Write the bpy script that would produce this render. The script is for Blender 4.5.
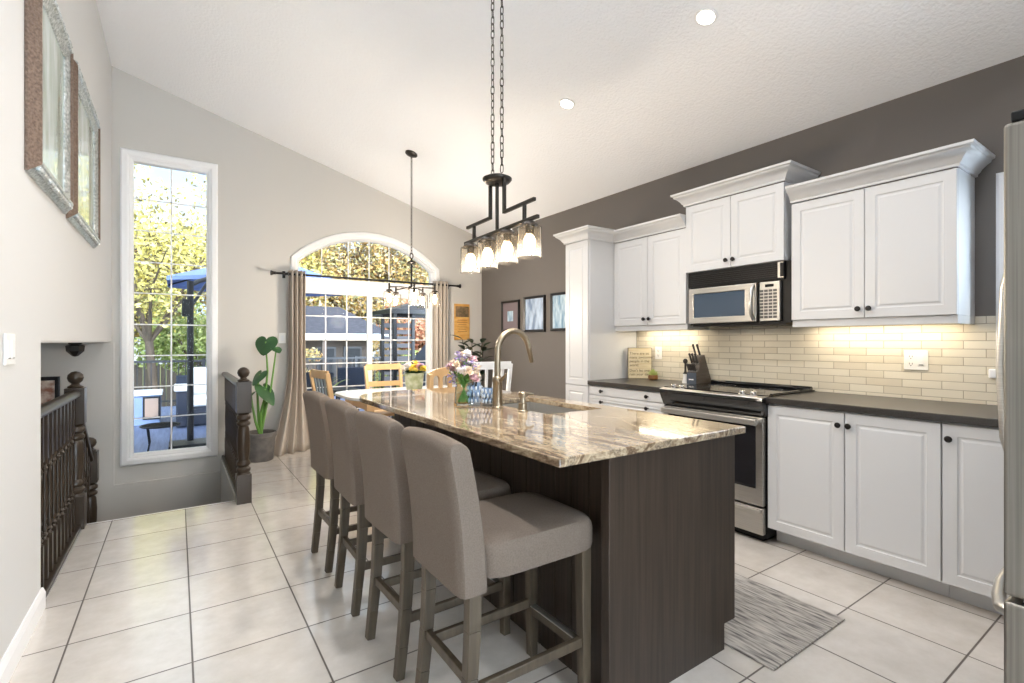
import bpy, bmesh, math, random
from mathutils import Vector, Matrix
R_ = math.radians
random.seed(7)
scene = bpy.context.scene
# brightness of sky, sun and lamps, with the added fill
EXPOSURE = 1.18
SKY_NORTH, SKY_FILL, SUN = 0.68, 8.5, 1.2
CANW, CAN, BULB, PENDW, STRIPW = 12, 6, 12, 4.2, 1.5
WALK_FILL = 25
for o in list(bpy.data.objects):
    bpy.data.objects.remove(o, do_unlink=True)
col = scene.collection

# ------------------------------------------------------------------ camera
cam_d = bpy.data.cameras.new('camera')
cam = bpy.data.objects.new('camera', cam_d); col.objects.link(cam)
cam.location = (0, 0, 1.27)
cam.rotation_euler = (R_(90), 0, R_(-34.3))
cam_d.sensor_width = 36
cam_d.lens = 490.5 * 36 / 1024
cam_d.clip_start = 0.05
cam_d.clip_end = 300
scene.camera = cam

# ------------------------------------------------------------------ view
vs = scene.view_settings
vs.view_transform = 'Standard'; vs.look = 'None'; vs.gamma = 1; vs.use_curve_mapping = False
vs.exposure = EXPOSURE
cy = scene.cycles
cy.use_denoising = True
cy.max_bounces = 10; cy.diffuse_bounces = 5; cy.glossy_bounces = 4; cy.transmission_bounces = 8; cy.transparent_max_bounces = 24
cy.sample_clamp_indirect = 6
cy.caustics_reflective = False; cy.caustics_refractive = False

# ------------------------------------------------------------------ sky and sun
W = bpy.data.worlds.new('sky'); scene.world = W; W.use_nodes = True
nt = W.node_tree; nt.nodes.clear()
out = nt.nodes.new('ShaderNodeOutputWorld'); bg = nt.nodes.new('ShaderNodeBackground')
tc = nt.nodes.new('ShaderNodeTexCoord'); sep = nt.nodes.new('ShaderNodeSeparateXYZ')
nt.links.new(tc.outputs['Generated'], sep.inputs[0])
ramp = nt.nodes.new('ShaderNodeMapRange')            # sky boosted on the unseen side as fill through the rear windows
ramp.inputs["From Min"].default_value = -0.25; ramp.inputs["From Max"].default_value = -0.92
ramp.inputs['To Min'].default_value = SKY_NORTH; ramp.inputs['To Max'].default_value = SKY_FILL
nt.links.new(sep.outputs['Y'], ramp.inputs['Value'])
nz = nt.nodes.new('ShaderNodeTexNoise'); nz.inputs['Scale'].default_value = 3.5; nz.inputs['Detail'].default_value = 5
nt.links.new(tc.outputs['Generated'], nz.inputs['Vector'])
cr = nt.nodes.new('ShaderNodeValToRGB')
cr.color_ramp.elements[0].position = .40; cr.color_ramp.elements[0].color = (.58, .77, 1, 1)
cr.color_ramp.elements[1].position = .60; cr.color_ramp.elements[1].color = (.9, .95, 1, 1)
nt.links.new(nz.outputs['Fac'], cr.inputs['Fac'])
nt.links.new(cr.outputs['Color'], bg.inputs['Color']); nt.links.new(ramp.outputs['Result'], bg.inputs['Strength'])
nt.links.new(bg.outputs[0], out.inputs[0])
sun_d = bpy.data.lights.new('sun', 'SUN'); sun = bpy.data.objects.new('sun', sun_d); col.objects.link(sun)
sun_d.energy = SUN; sun_d.angle = R_(2); sun_d.color = (1, .95, .86)
sun.rotation_euler = (R_(50), 0, R_(28))             # from behind the house, over the roof, onto the garden

# ------------------------------------------------------------------ helpers
def srgb(c):
    def f(v):
        v /= 255.0
        return v / 12.92 if v <= .04045 else ((v + .055) / 1.055) ** 2.4
    return (f(c[0]), f(c[1]), f(c[2]), 1)

MATS = {}
def mat(name, c, rough=.5, metal=0., spec=.5, emit=None, estr=0., coat=0., noise=None, bump=None, aniso=None):
    """noise = (scale, colour2, (sx,sy,sz)); bump = (scale, strength, distance)"""
    m = bpy.data.materials.new(name); m.use_nodes = True
    n = m.node_tree.nodes; l = m.node_tree.links
    p = n['Principled BSDF']
    p.inputs['Base Color'].default_value = srgb(c)
    p.inputs['Roughness'].default_value = rough; p.inputs['Metallic'].default_value = metal
    p.inputs['Specular IOR Level'].default_value = spec
    p.inputs['Coat Weight'].default_value = coat
    if emit:
        p.inputs['Emission Color'].default_value = srgb(emit); p.inputs['Emission Strength'].default_value = estr
    t = None
    if noise or bump:
        t = n.new('ShaderNodeTexCoord')
    if noise:
        mp = n.new('ShaderNodeMapping'); mp.inputs['Scale'].default_value = noise[2] if len(noise) > 2 else (1, 1, 1)
        l.new(t.outputs['Object'], mp.inputs['Vector'])
        x = n.new('ShaderNodeTexNoise'); x.inputs['Scale'].default_value = noise[0]; x.inputs['Detail'].default_value = 5
        l.new(mp.outputs[0], x.inputs['Vector'])
        r = n.new('ShaderNodeValToRGB'); r.color_ramp.elements[0].position = .35; r.color_ramp.elements[1].position = .65
        r.color_ramp.elements[0].color = srgb(c); r.color_ramp.elements[1].color = srgb(noise[1])
        l.new(x.outputs['Fac'], r.inputs['Fac']); l.new(r.outputs['Color'], p.inputs['Base Color'])
    if bump:
        x = n.new('ShaderNodeTexNoise'); x.inputs['Scale'].default_value = bump[0]; x.inputs['Detail'].default_value = 3
        l.new(t.outputs['Object'], x.inputs['Vector'])
        b = n.new('ShaderNodeBump'); b.inputs['Strength'].default_value = bump[1]; b.inputs['Distance'].default_value = bump[2]
        l.new(x.outputs['Fac'], b.inputs['Height']); l.new(b.outputs[0], p.inputs['Normal'])
    MATS[name] = m
    return m

def thin_glass(name, tint=(255, 255, 255), refl=.08, rough=0.0, trans=0.0):
    m = bpy.data.materials.new(name); m.use_nodes = True
    n = m.node_tree.nodes; l = m.node_tree.links; n.clear()
    o = n.new('ShaderNodeOutputMaterial'); mx = n.new('ShaderNodeMixShader')
    t = n.new('ShaderNodeBsdfTransparent'); t.inputs[0].default_value = srgb(tint)
    g = n.new('ShaderNodeBsdfGlossy'); g.inputs['Roughness'].default_value = rough
    lw = n.new('ShaderNodeLayerWeight'); lw.inputs['Blend'].default_value = refl
    body = t.outputs[0]
    if trans:                                              # seeded glass scatters a little of its own lamp's light
        tl = n.new('ShaderNodeBsdfTranslucent'); tl.inputs[0].default_value = srgb(tint)
        m2 = n.new('ShaderNodeMixShader'); m2.inputs[0].default_value = trans
        l.new(t.outputs[0], m2.inputs[1]); l.new(tl.outputs[0], m2.inputs[2]); body = m2.outputs[0]
    l.new(lw.outputs['Fresnel'], mx.inputs[0]); l.new(body, mx.inputs[1]); l.new(g.outputs[0], mx.inputs[2])
    l.new(mx.outputs[0], o.inputs[0]); MATS[name] = m
    return m

def emit_mat(name, c, s):
    return mat(name, c, .5, emit=c, estr=s)

def root_loc(o):
    while o.parent: o = o.parent
    return o.location

class MB:
    def __init__(s): s.bm = bmesh.new()
    def box(s, x0, x1, y0, y1, z0, z1):
        if x0 > x1: x0, x1 = x1, x0
        if y0 > y1: y0, y1 = y1, y0
        if z0 > z1: z0, z1 = z1, z0
        v = [s.bm.verts.new(p) for p in ((x0,y0,z0),(x1,y0,z0),(x1,y1,z0),(x0,y1,z0),(x0,y0,z1),(x1,y0,z1),(x1,y1,z1),(x0,y1,z1))]
        for f in ((3,2,1,0),(4,5,6,7),(0,1,5,4),(1,2,6,5),(2,3,7,6),(3,0,4,7)): s.bm.faces.new([v[i] for i in f])
        return s
    def bar(s, p0, p1, w, d, up=(0,0,1)):
        """a rectangular bar from p0 to p1: w across, d along up"""
        p0 = Vector(p0); p1 = Vector(p1); a = (p1 - p0).normalized(); u = Vector(up)
        x = a.cross(u)
        if x.length < 1e-4: x = a.cross(Vector((1,0,0)))
        x.normalize(); u = x.cross(a).normalized()
        def ring(p, w, d): return [s.bm.verts.new(p + x*w/2*i + u*d/2*j) for i, j in ((-1,-1),(1,-1),(1,1),(-1,1))]
        w0, w1 = (w if isinstance(w, tuple) else (w, w)); d0, d1 = (d if isinstance(d, tuple) else (d, d))
        A = ring(p0, w0, d0); B = ring(p1, w1, d1)
        s.bm.faces.new(A[::-1]); s.bm.faces.new(B)
        for i in range(4): s.bm.faces.new((A[i], A[(i+1)%4], B[(i+1)%4], B[i]))
        return s
    def tube(s, pts, r, seg=10, cap=True):
        pts = [Vector(p) for p in pts]; n = len(pts)
        rs = r if isinstance(r, (list, tuple)) else [r]*n
        rings = []; px = None
        for i, p in enumerate(pts):
            a = (pts[min(i+1, n-1)] - pts[max(i-1, 0)])
            if a.length < 1e-9: a = Vector((0,0,1))
            a.normalize()
            if px is None:
                px = a.cross(Vector((0,0,1)))
                if px.length < 1e-3: px = Vector((1,0,0))
            px = (px - a*px.dot(a)).normalized(); py = a.cross(px)
            rings.append([s.bm.verts.new(p + (px*math.cos(t) + py*math.sin(t))*rs[i]) for t in [2*math.pi*k/seg for k in range(seg)]])
        for A, B in zip(rings, rings[1:]):
            for k in range(seg): s.bm.faces.new((A[k], A[(k+1)%seg], B[(k+1)%seg], B[k]))
        if cap:
            s.bm.faces.new(rings[0][::-1]); s.bm.faces.new(rings[-1])
        return s
    def lathe(s, prof, c=(0,0,0), seg=20, axis='Z', cap=True, rot=None):
        """prof = [(r, h)...]"""
        rings = []
        for r, h in prof:
            ring = []
            for k in range(seg):
                t = 2*math.pi*k/seg; a, b = r*math.cos(t), r*math.sin(t)
                p = Vector((a, b, h)) if axis == 'Z' else (Vector((h, a, b)) if axis == 'X' else Vector((b, h, a)))
                if rot: p = rot @ p
                ring.append(s.bm.verts.new(p + Vector(c)))
            rings.append(ring)
        for A, B in zip(rings, rings[1:]):
            for k in range(seg): s.bm.faces.new((A[k], A[(k+1)%seg], B[(k+1)%seg], B[k]))
        if cap:
            s.bm.faces.new(rings[0][::-1]); s.bm.faces.new(rings[-1])
        return s
    def ball(s, c, r, seg=12, sq=(1,1,1)):
        m = Matrix.Translation(c) @ Matrix.Diagonal((r*sq[0], r*sq[1], r*sq[2], 1))
        bmesh.ops.create_uvsphere(s.bm, u_segments=seg, v_segments=max(6, seg//2), radius=1, matrix=m)
        return s
    def plate(s, outline, holes, a0, a1, plane='XY'):
        """flat polygon with holes, given thickness between a0 and a1 on the third axis"""
        def P(u, v, a): return (u, v, a) if plane == 'XY' else ((u, a, v) if plane == 'XZ' else (a, u, v))
        tmp = bmesh.new(); es = []
        for loop in [outline] + list(holes):
            vs_ = [tmp.verts.new(P(u, v, a0)) for u, v in loop]
            es += [tmp.edges.new((vs_[i], vs_[(i+1) % len(vs_)])) for i in range(len(vs_))]
        bmesh.ops.triangle_fill(tmp, edges=es, use_beauty=True)
        ext = bmesh.ops.extrude_face_region(tmp, geom=list(tmp.faces))
        d = Vector(P(0, 0, a1)) - Vector(P(0, 0, a0))
        bmesh.ops.translate(tmp, vec=d, verts=[g for g in ext['geom'] if isinstance(g, bmesh.types.BMVert)])
        bmesh.ops.recalc_face_normals(tmp, faces=list(tmp.faces))
        me = bpy.data.meshes.new('tmp'); tmp.to_mesh(me); tmp.free(); s.bm.from_mesh(me); bpy.data.meshes.remove(me)
        return s
    def sweep(s, path, prof, n, closed=False, flip=1):
        """profile (a = in-plane outward offset, b = along n) swept along a polyline lying in the plane with normal n, mitred"""
        path = [Vector(p) for p in path]; n = Vector(n).normalized(); N = len(path); rings = []
        for i, p in enumerate(path):
            d0 = (p - path[i-1]).normalized() if (closed or i > 0) else None
            d1 = (path[(i+1) % N] - p).normalized() if (closed or i < N-1) else None
            if d0 is None: d0 = d1
            if d1 is None: d1 = d0
            o0 = d0.cross(n)*flip; o1 = d1.cross(n)*flip
            m = (o0 + o1).normalized(); k = 1/max(.2, m.dot(o0))
            rings.append([s.bm.verts.new(p + m*k*a + n*b) for a, b in prof])
        L = len(prof)
        for i in range(N if closed else N-1):
            A, B = rings[i], rings[(i+1) % N]
            for k in range(L): s.bm.faces.new((A[k], A[(k+1) % L], B[(k+1) % L], B[k]))
        if not closed:
            s.bm.faces.new(rings[0][::-1]); s.bm.faces.new(rings[-1])
        return s
    def panel(s, o, u, v, n, w, h, t, rings):
        """a door or drawer front: o = lower corner of the back, u,v in-plane axes, n outward, rings = [(inset, depth below the face)]"""
        o = Vector(o); u = Vector(u); v = Vector(v); n = Vector(n)
        def rect(i, d): return [s.bm.verts.new(o + u*a + v*b + n*(t - d)) for a, b in ((i,i),(w-i,i),(w-i,h-i),(i,h-i))]
        L = [rect(0, t)] + [rect(i, d) for i, d in rings]
        for A, B in zip(L, L[1:]):
            for k in range(4): s.bm.faces.new((A[k], A[(k+1) % 4], B[(k+1) % 4], B[k]))
        s.bm.faces.new(L[-1]); s.bm.faces.new(L[0][::-1])
        return s
    def grid(s, fn, nu, nv, close_u=False):
        g = [[s.bm.verts.new(fn(i/(nu if close_u else nu-1), j/(nv-1))) for i in range(nu)] for j in range(nv)]
        for j in range(nv-1):
            for i in range(nu if close_u else nu-1):
                s.bm.faces.new((g[j][i], g[j][(i+1) % nu], g[j+1][(i+1) % nu], g[j+1][i]))
        return g
    def build(s, name, m, parent=None, bevel=0, smooth=False, solid=0, sub=0, seg=2):
        bm = s.bm
        bmesh.ops.recalc_face_normals(bm, faces=list(bm.faces))
        if parent is not None: bmesh.ops.translate(bm, vec=-Vector(root_loc(parent)), verts=list(bm.verts))
        me = bpy.data.meshes.new(name); bm.to_mesh(me); bm.free()
        me.materials.append(MATS[m] if isinstance(m, str) else m)
        if smooth:
            for p in me.polygons: p.use_smooth = True
            try: me.set_sharp_from_angle(angle=R_(42))
            except Exception: pass
        o = bpy.data.objects.new(name, me); col.objects.link(o)
        if parent is not None: o.parent = parent
        if solid:
            x = o.modifiers.new('s', 'SOLIDIFY'); x.thickness = solid; x.offset = 0
        if bevel:
            x = o.modifiers.new('b', 'BEVEL'); x.width = bevel; x.segments = seg; x.limit_method = 'ANGLE'; x.angle_limit = R_(40)
        if sub:
            x = o.modifiers.new('d', 'SUBSURF'); x.levels = sub; x.render_levels = sub
        return o

def thing(name, label, cat, loc=(0,0,0), group=None):
    o = bpy.data.objects.new(name, None); col.objects.link(o); o.location = loc
    o.empty_display_size = .1
    return tag(o, label, cat, group)
def tag(o, label, cat, group=None, kind=None):
    o['label'] = label; o['category'] = cat
    if group: o['group'] = group
    if kind: o['kind'] = kind
    return o
def structure(o, label=None):
    o['kind'] = 'structure'
    if label: o['label'] = label
    return o
def copy_tree(o, parent=None):
    c = o.copy(); col.objects.link(c); c.parent = parent
    if parent is not None: c.matrix_parent_inverse = o.matrix_parent_inverse.copy()
    for ch in [x for x in bpy.data.objects if x.parent == o]: copy_tree(ch, c)
    return c
def arc(cx, cz, r, a0, a1, n):
    return [(cx + r*math.cos(R_(a0 + (a1-a0)*i/n)), cz + r*math.sin(R_(a0 + (a1-a0)*i/n))) for i in range(n+1)]

# ------------------------------------------------------------------ materials
mat('wall_cream', (203, 200, 195), .75, spec=.25, bump=(180, .08, .002))
mat('wall_white', (211, 211, 210), .75, spec=.25, bump=(180, .06, .002))
mat('wall_taupe', (111, 106, 102), .7, spec=.3, bump=(180, .08, .002))
mat('ceiling_white', (246, 247, 250), .9, spec=.1, bump=(55, .55, .012))
mat('trim_white', (240, 240, 241), .35)
mat('cabinet_white', (210, 211, 213), .38)
mat('dark_metal', (44, 42, 42), .38, metal=.7)
mat('oil_rubbed', (62, 58, 54), .35, metal=.75)
mat('stainless', (206, 203, 198), .34, metal=.95, noise=(6, (190, 187, 182), (1, 1, 60)))
mat('stainless_soft', (190, 188, 184), .42, metal=.9)
mat('fridge_steel', (142, 138, 131), .36, metal=.85, noise=(3, (122, 118, 111), (30, 60, .5)))
mat('nickel', (144, 132, 114), .36, metal=1.0)
mat('chrome', (225, 225, 225), .08, metal=1.0)
mat('black_gloss', (14, 14, 16), .06, coat=.5)
mat('black_satin', (18, 18, 19), .4, spec=.25)
mat('black_glass', (14, 16, 20), .06, spec=.4)
mat('oven_glass', (34, 34, 38), .12, coat=1)
mat('microwave_glass', (62, 78, 96), .12, coat=.6)
mat('worktop_dark', (47, 44, 42), .32, noise=(160, (60, 57, 54)), spec=.55)
mat('espresso', (42, 32, 24), .45, noise=(2.2, (62, 50, 40), (28, 28, .9)), bump=(60, .05, .002))
mat('rail_brown', (54, 44, 34), .3, spec=.35)
mat('stool_wood', (86, 75, 60), .5, noise=(4, (68, 58, 46), (9, 9, .8)))
mat('stool_fabric', (120, 109, 99), .9, spec=.15, noise=(240, (108, 97, 88)), bump=(420, .3, .002))
mat('honey_wood', (222, 186, 138), .42, noise=(3, (208, 168, 120), (2, 2, .3)))
mat('chair_white', (238, 240, 242), .4)
mat('chair_grey', (140, 152, 158), .5)
mat('table_top', (214, 218, 220), .16, noise=(3, (204, 206, 204), (1, 6, 1)))
mat('curtain', (192, 182, 171), .85, spec=.1, bump=(300, .15, .001))
mat('grommet', (150, 150, 150), .3, metal=1)
mat('terracotta_grey', (112, 108, 104), .7, noise=(14, (92, 90, 88)), bump=(40, .2, .004))
mat('soil', (60, 46, 36), .95)
mat('leaf_green', (40, 78, 42), .45, noise=(6, (54, 96, 50)))
mat('leaf_dark', (38, 56, 38), .35)
mat('stem_green', (104, 150, 70), .5)
mat('petal_cream', (238, 216, 190), .7, noise=(30, (244, 232, 220)))
mat('petal_lilac', (136, 122, 170), .7, noise=(30, (168, 156, 196)))
mat('petal_white', (240, 238, 240), .7)
mat('petal_yellow', (232, 206, 92), .7)
mat('petal_pink', (206, 172, 180), .7)
mat('vase_ceramic', (196, 196, 168), .35, noise=(14, (146, 152, 110)))
mat('frame_black', (30, 29, 32), .35)
mat('frame_bronze', (96, 78, 66), .5, metal=.3, noise=(90, (132, 112, 98)), bump=(70, .8, .01))
mat('frame_silver_lit', (222, 226, 226), .3, metal=.75, noise=(70, (150, 158, 158)), bump=(70, .7, .01))  # silver of the liner; on the rails it paints in reflected light
mat('mat_board', (206, 200, 198), .8)
mat('mat_mauve', (122, 110, 114), .8)
mat('gold_print', (206, 150, 74), .55, noise=(9, (222, 176, 104), (1, 1, 3)))
mat('print_dark', (96, 86, 60), .55, noise=(26, (150, 120, 90)))
mat('print_line', (150, 104, 52), .6)
mat('print_blue', (196, 214, 226), .35, noise=(9, (110, 146, 176), (3, 3, .8)))
mat('print_grey', (190, 206, 226), .3, noise=(8, (110, 130, 160), (2, 2, .7)))
mat('print_mixed', (150, 100, 80), .5, noise=(14, (226, 214, 200)))
mat('painting', (206, 218, 214), .25, noise=(3.2, (150, 164, 150), (1, 2, .5)), coat=.6)
mat('plate_white', (244, 243, 240), .35)
mat('slot_dark', (70, 68, 66), .5)
mat('wood_sign', (214, 202, 172), .6, noise=(5, (198, 182, 148), (1, 2, 12)))
mat('sign_edge', (92, 84, 76), .6)
mat('sign_ink', (64, 56, 48), .7)
mat('pot_copper', (120, 78, 44), .4, noise=(20, (150, 110, 60)))
mat('succulent', (170, 182, 110), .6)
mat('knife_block', (98, 88, 78), .5, noise=(8, (80, 72, 64), (1, 1, 6)))
mat('block_face', (74, 82, 94), .35)
mat('knife_handle', (66, 62, 60), .35)
mat('screen_black', (16, 18, 22), .1)
mat('grey_key', (78, 78, 80), .5)
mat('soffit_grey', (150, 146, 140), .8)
mat('rubber', (70, 66, 60), .8)
mat('blue_glass_foot', (222, 232, 246), .1, coat=.5)
thin_glass('pane_glass', (250, 252, 252), .06)
thin_glass('vase_glass', (246, 250, 250), .07)
thin_glass('blue_glass', (228, 238, 250), .08)
thin_glass('shade_glass', (255, 253, 250), .07, trans=.01)
emit_mat('bulb_glow', (255, 222, 170), BULB)
emit_mat('can_glow', (255, 250, 240), CAN)
emit_mat('strip_glow', (255, 226, 170), 4)
mat('water', (228, 240, 240), .05)
# outdoors
mat('deck_boards', (112, 124, 156), .6, noise=(3, (94, 104, 134), (9, .6, 1)))
mat('navy_canvas_lit', (108, 126, 176), .8)  # blue made paler to stand for daylight coming through the fabric
mat('outdoor_black', (34, 34, 38), .45)
mat('wicker_navy', (40, 46, 62), .7, bump=(60, .5, .01))
mat('cushion_white', (236, 236, 236), .8)
mat('roof_shingle', (62, 60, 68), .9, noise=(7, (46, 45, 52), (1, 1, 4)), bump=(20, .4, .02))
mat('fascia_white', (200, 202, 204), .5)
mat('shed_pane', (38, 38, 42), .4, spec=.2)
mat('shed_wall', (88, 76, 68), .8)
mat('shed_dark', (52, 48, 50), .4)
mat('slat_grey', (136, 136, 144), .6)
mat('lawn_green', (120, 140, 80), .95, noise=(3, (160, 160, 90)))
mat('bark', (88, 74, 60), .9, noise=(8, (66, 56, 48), (1, 1, .3)))
mat('cover_grey', (86, 94, 110), .7)
mat('box_blue', (132, 150, 186), .5)
mat('print_outdoor', (170, 146, 132), .5)

def leafy(name, cols):
    m = bpy.data.materials.new(name); m.use_nodes = True
    n = m.node_tree.nodes; l = m.node_tree.links; p = n['Principled BSDF']
    g = n.new('ShaderNodeNewGeometry'); r = n.new('ShaderNodeValToRGB'); r.color_ramp.interpolation = 'LINEAR'
    e = r.color_ramp.elements
    while len(e) < len(cols): e.new(.5)
    for i, c in enumerate(cols):
        e[i].position = i/(len(cols)-1); e[i].color = srgb(c)
    l.new(g.outputs['Random Per Island'], r.inputs['Fac']); l.new(r.outputs['Color'], p.inputs['Base Color'])
    p.inputs['Roughness'].default_value = .7; p.inputs['Specular IOR Level'].default_value = .2
    tr = n.new('ShaderNodeBsdfTranslucent'); l.new(r.outputs['Color'], tr.inputs[0])
    mx = n.new('ShaderNodeMixShader'); mx.inputs[0].default_value = .4
    l.new(p.outputs[0], mx.inputs[1]); l.new(tr.outputs[0], mx.inputs[2]); l.new(mx.outputs[0], n['Material Output'].inputs[0])
    MATS[name] = m
leafy('leaves_yellow', [(160, 146, 80), (214, 198, 112), (200, 186, 110), (230, 218, 156), (128, 120, 70), (90, 80, 60)])
leafy('leaves_gold', [(140, 118, 70), (212, 184, 110), (196, 152, 104), (226, 208, 156), (120, 120, 76), (190, 178, 160), (84, 72, 56)])
leafy('leaves_red', [(150, 96, 76), (204, 146, 116), (190, 130, 104), (222, 184, 150), (124, 96, 70)])
leafy('leaves_green', [(110, 126, 74), (150, 164, 100), (186, 190, 130), (84, 100, 60)])

def tile_floor():
    m = bpy.data.materials.new('floor_tile'); m.use_nodes = True
    n = m.node_tree.nodes; l = m.node_tree.links; p = n['Principled BSDF']
    t = n.new('ShaderNodeTexCoord'); s = n.new('ShaderNodeSeparateXYZ'); l.new(t.outputs['Object'], s.inputs[0])
    def M(op, a, b=None, c=None):
        x = n.new('ShaderNodeMath'); x.operation = op
        for i, v in enumerate((a, b, c)):
            if v is None: continue
            if isinstance(v, (int, float)): x.inputs[i].default_value = v
            else: l.new(v, x.inputs[i])
        return x.outputs[0]
    def edge(sock, off, size):
        f = M('FRACT', M('DIVIDE', M('SUBTRACT', sock, off), size))
        d = M('MULTIPLY', M('MINIMUM', f, M('SUBTRACT', 1.0, f)), size)
        return d, M('FLOOR', M('DIVIDE', M('SUBTRACT', sock, off), size))
    dx, ix = edge(s.outputs['X'], .0495, .4314); dy, iy = edge(s.outputs['Y'], .601, .4290)
    d = M('MINIMUM', dx, dy)
    g = n.new('ShaderNodeMapRange'); g.inputs['From Min'].default_value = .0028; g.inputs['From Max'].default_value = .0046
    l.new(d, g.inputs['Value'])
    cmb = n.new('ShaderNodeCombineXYZ'); l.new(ix, cmb.inputs[0]); l.new(iy, cmb.inputs[1])
    wn = n.new('ShaderNodeTexWhiteNoise'); l.new(cmb.outputs[0], wn.inputs['Vector'])
    nz = n.new('ShaderNodeTexNoise'); nz.inputs['Scale'].default_value = 9; nz.inputs['Detail'].default_value = 6; nz.inputs['Roughness'].default_value = .65
    ad = n.new('ShaderNodeVectorMath'); ad.operation = 'MULTIPLY_ADD'
    l.new(cmb.outputs[0], ad.inputs[0]); ad.inputs[1].default_value = (7.3, 3.1, 0); l.new(t.outputs['Object'], ad.inputs[2])
    l.new(ad.outputs[0], nz.inputs['Vector'])
    r = n.new('ShaderNodeValToRGB'); r.color_ramp.elements[0].position = .3; r.color_ramp.elements[1].position = .7
    r.color_ramp.elements[0].color = srgb((205, 198, 189)); r.color_ramp.elements[1].color = srgb((220, 214, 207))
    l.new(nz.outputs['Fac'], r.inputs['Fac'])
    hv = n.new('ShaderNodeHueSaturation'); l.new(r.outputs['Color'], hv.inputs['Color'])
    l.new(M('MULTIPLY_ADD', wn.outputs['Value'], .08, .96), hv.inputs['Value'])
    mx = n.new('ShaderNodeMix'); mx.data_type = 'RGBA'
    l.new(g.outputs[0], mx.inputs[0]); mx.inputs[6].default_value = srgb((98, 90, 84)); l.new(hv.outputs[0], mx.inputs[7])
    l.new(mx.outputs[2], p.inputs['Base Color'])
    rr = n.new('ShaderNodeMapRange'); rr.inputs['To Min'].default_value = .8; rr.inputs['To Max'].default_value = .16
    l.new(g.outputs[0], rr.inputs['Value']); l.new(rr.outputs[0], p.inputs['Roughness'])
    p.inputs['Specular IOR Level'].default_value = .8; p.inputs['Coat Weight'].default_value = .7; p.inputs['Coat Roughness'].default_value = .1
    b = n.new('ShaderNodeBump'); b.inputs['Strength'].default_value = .5; b.inputs['Distance'].default_value = .002
    hs = M('MULTIPLY_ADD', nz.outputs['Fac'], .35, g.outputs[0])
    l.new(hs, b.inputs['Height']); l.new(b.outputs[0], p.inputs['Normal'])
    MATS['floor_tile'] = m
tile_floor()

def backsplash_mat():
    m = bpy.data.materials.new('splash_tile'); m.use_nodes = True
    n = m.node_tree.nodes; l = m.node_tree.links; p = n['Principled BSDF']
    t = n.new('ShaderNodeTexCoord'); s = n.new('ShaderNodeSeparateXYZ'); c = n.new('ShaderNodeCombineXYZ')
    l.new(t.outputs['Object'], s.inputs[0]); l.new(s.outputs['Y'], c.inputs[0]); l.new(s.outputs['Z'], c.inputs[1])
    b = n.new('ShaderNodeTexBrick'); l.new(c.outputs[0], b.inputs['Vector'])
    b.inputs['Scale'].default_value = 1; b.inputs['Brick Width'].default_value = .19; b.inputs['Row Height'].default_value = .0472
    b.inputs['Mortar Size'].default_value = .0022; b.inputs['Mortar Smooth'].default_value = .3
    b.inputs['Color1'].default_value = srgb((226, 219, 202)); b.inputs['Color2'].default_value = srgb((213, 204, 185)); b.inputs['Mortar'].default_value = srgb((172, 162, 144))
    l.new(b.outputs['Color'], p.inputs['Base Color']); p.inputs['Roughness'].default_value = .12
    bp = n.new('ShaderNodeBump'); bp.invert = True; bp.inputs['Strength'].default_value = .7; bp.inputs['Distance'].default_value = .003
    nz = n.new('ShaderNodeTexNoise'); nz.inputs['Scale'].default_value = 14; l.new(t.outputs['Object'], nz.inputs['Vector'])
    ad = n.new('ShaderNodeMath'); ad.operation = 'MULTIPLY_ADD'; l.new(nz.outputs['Fac'], ad.inputs[0]); ad.inputs[1].default_value = .5
    l.new(b.outputs['Fac'], ad.inputs[2]); l.new(ad.outputs[0], bp.inputs['Height'])
    l.new(bp.outputs[0], p.inputs['Normal']); MATS['splash_tile'] = m
backsplash_mat()

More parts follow.
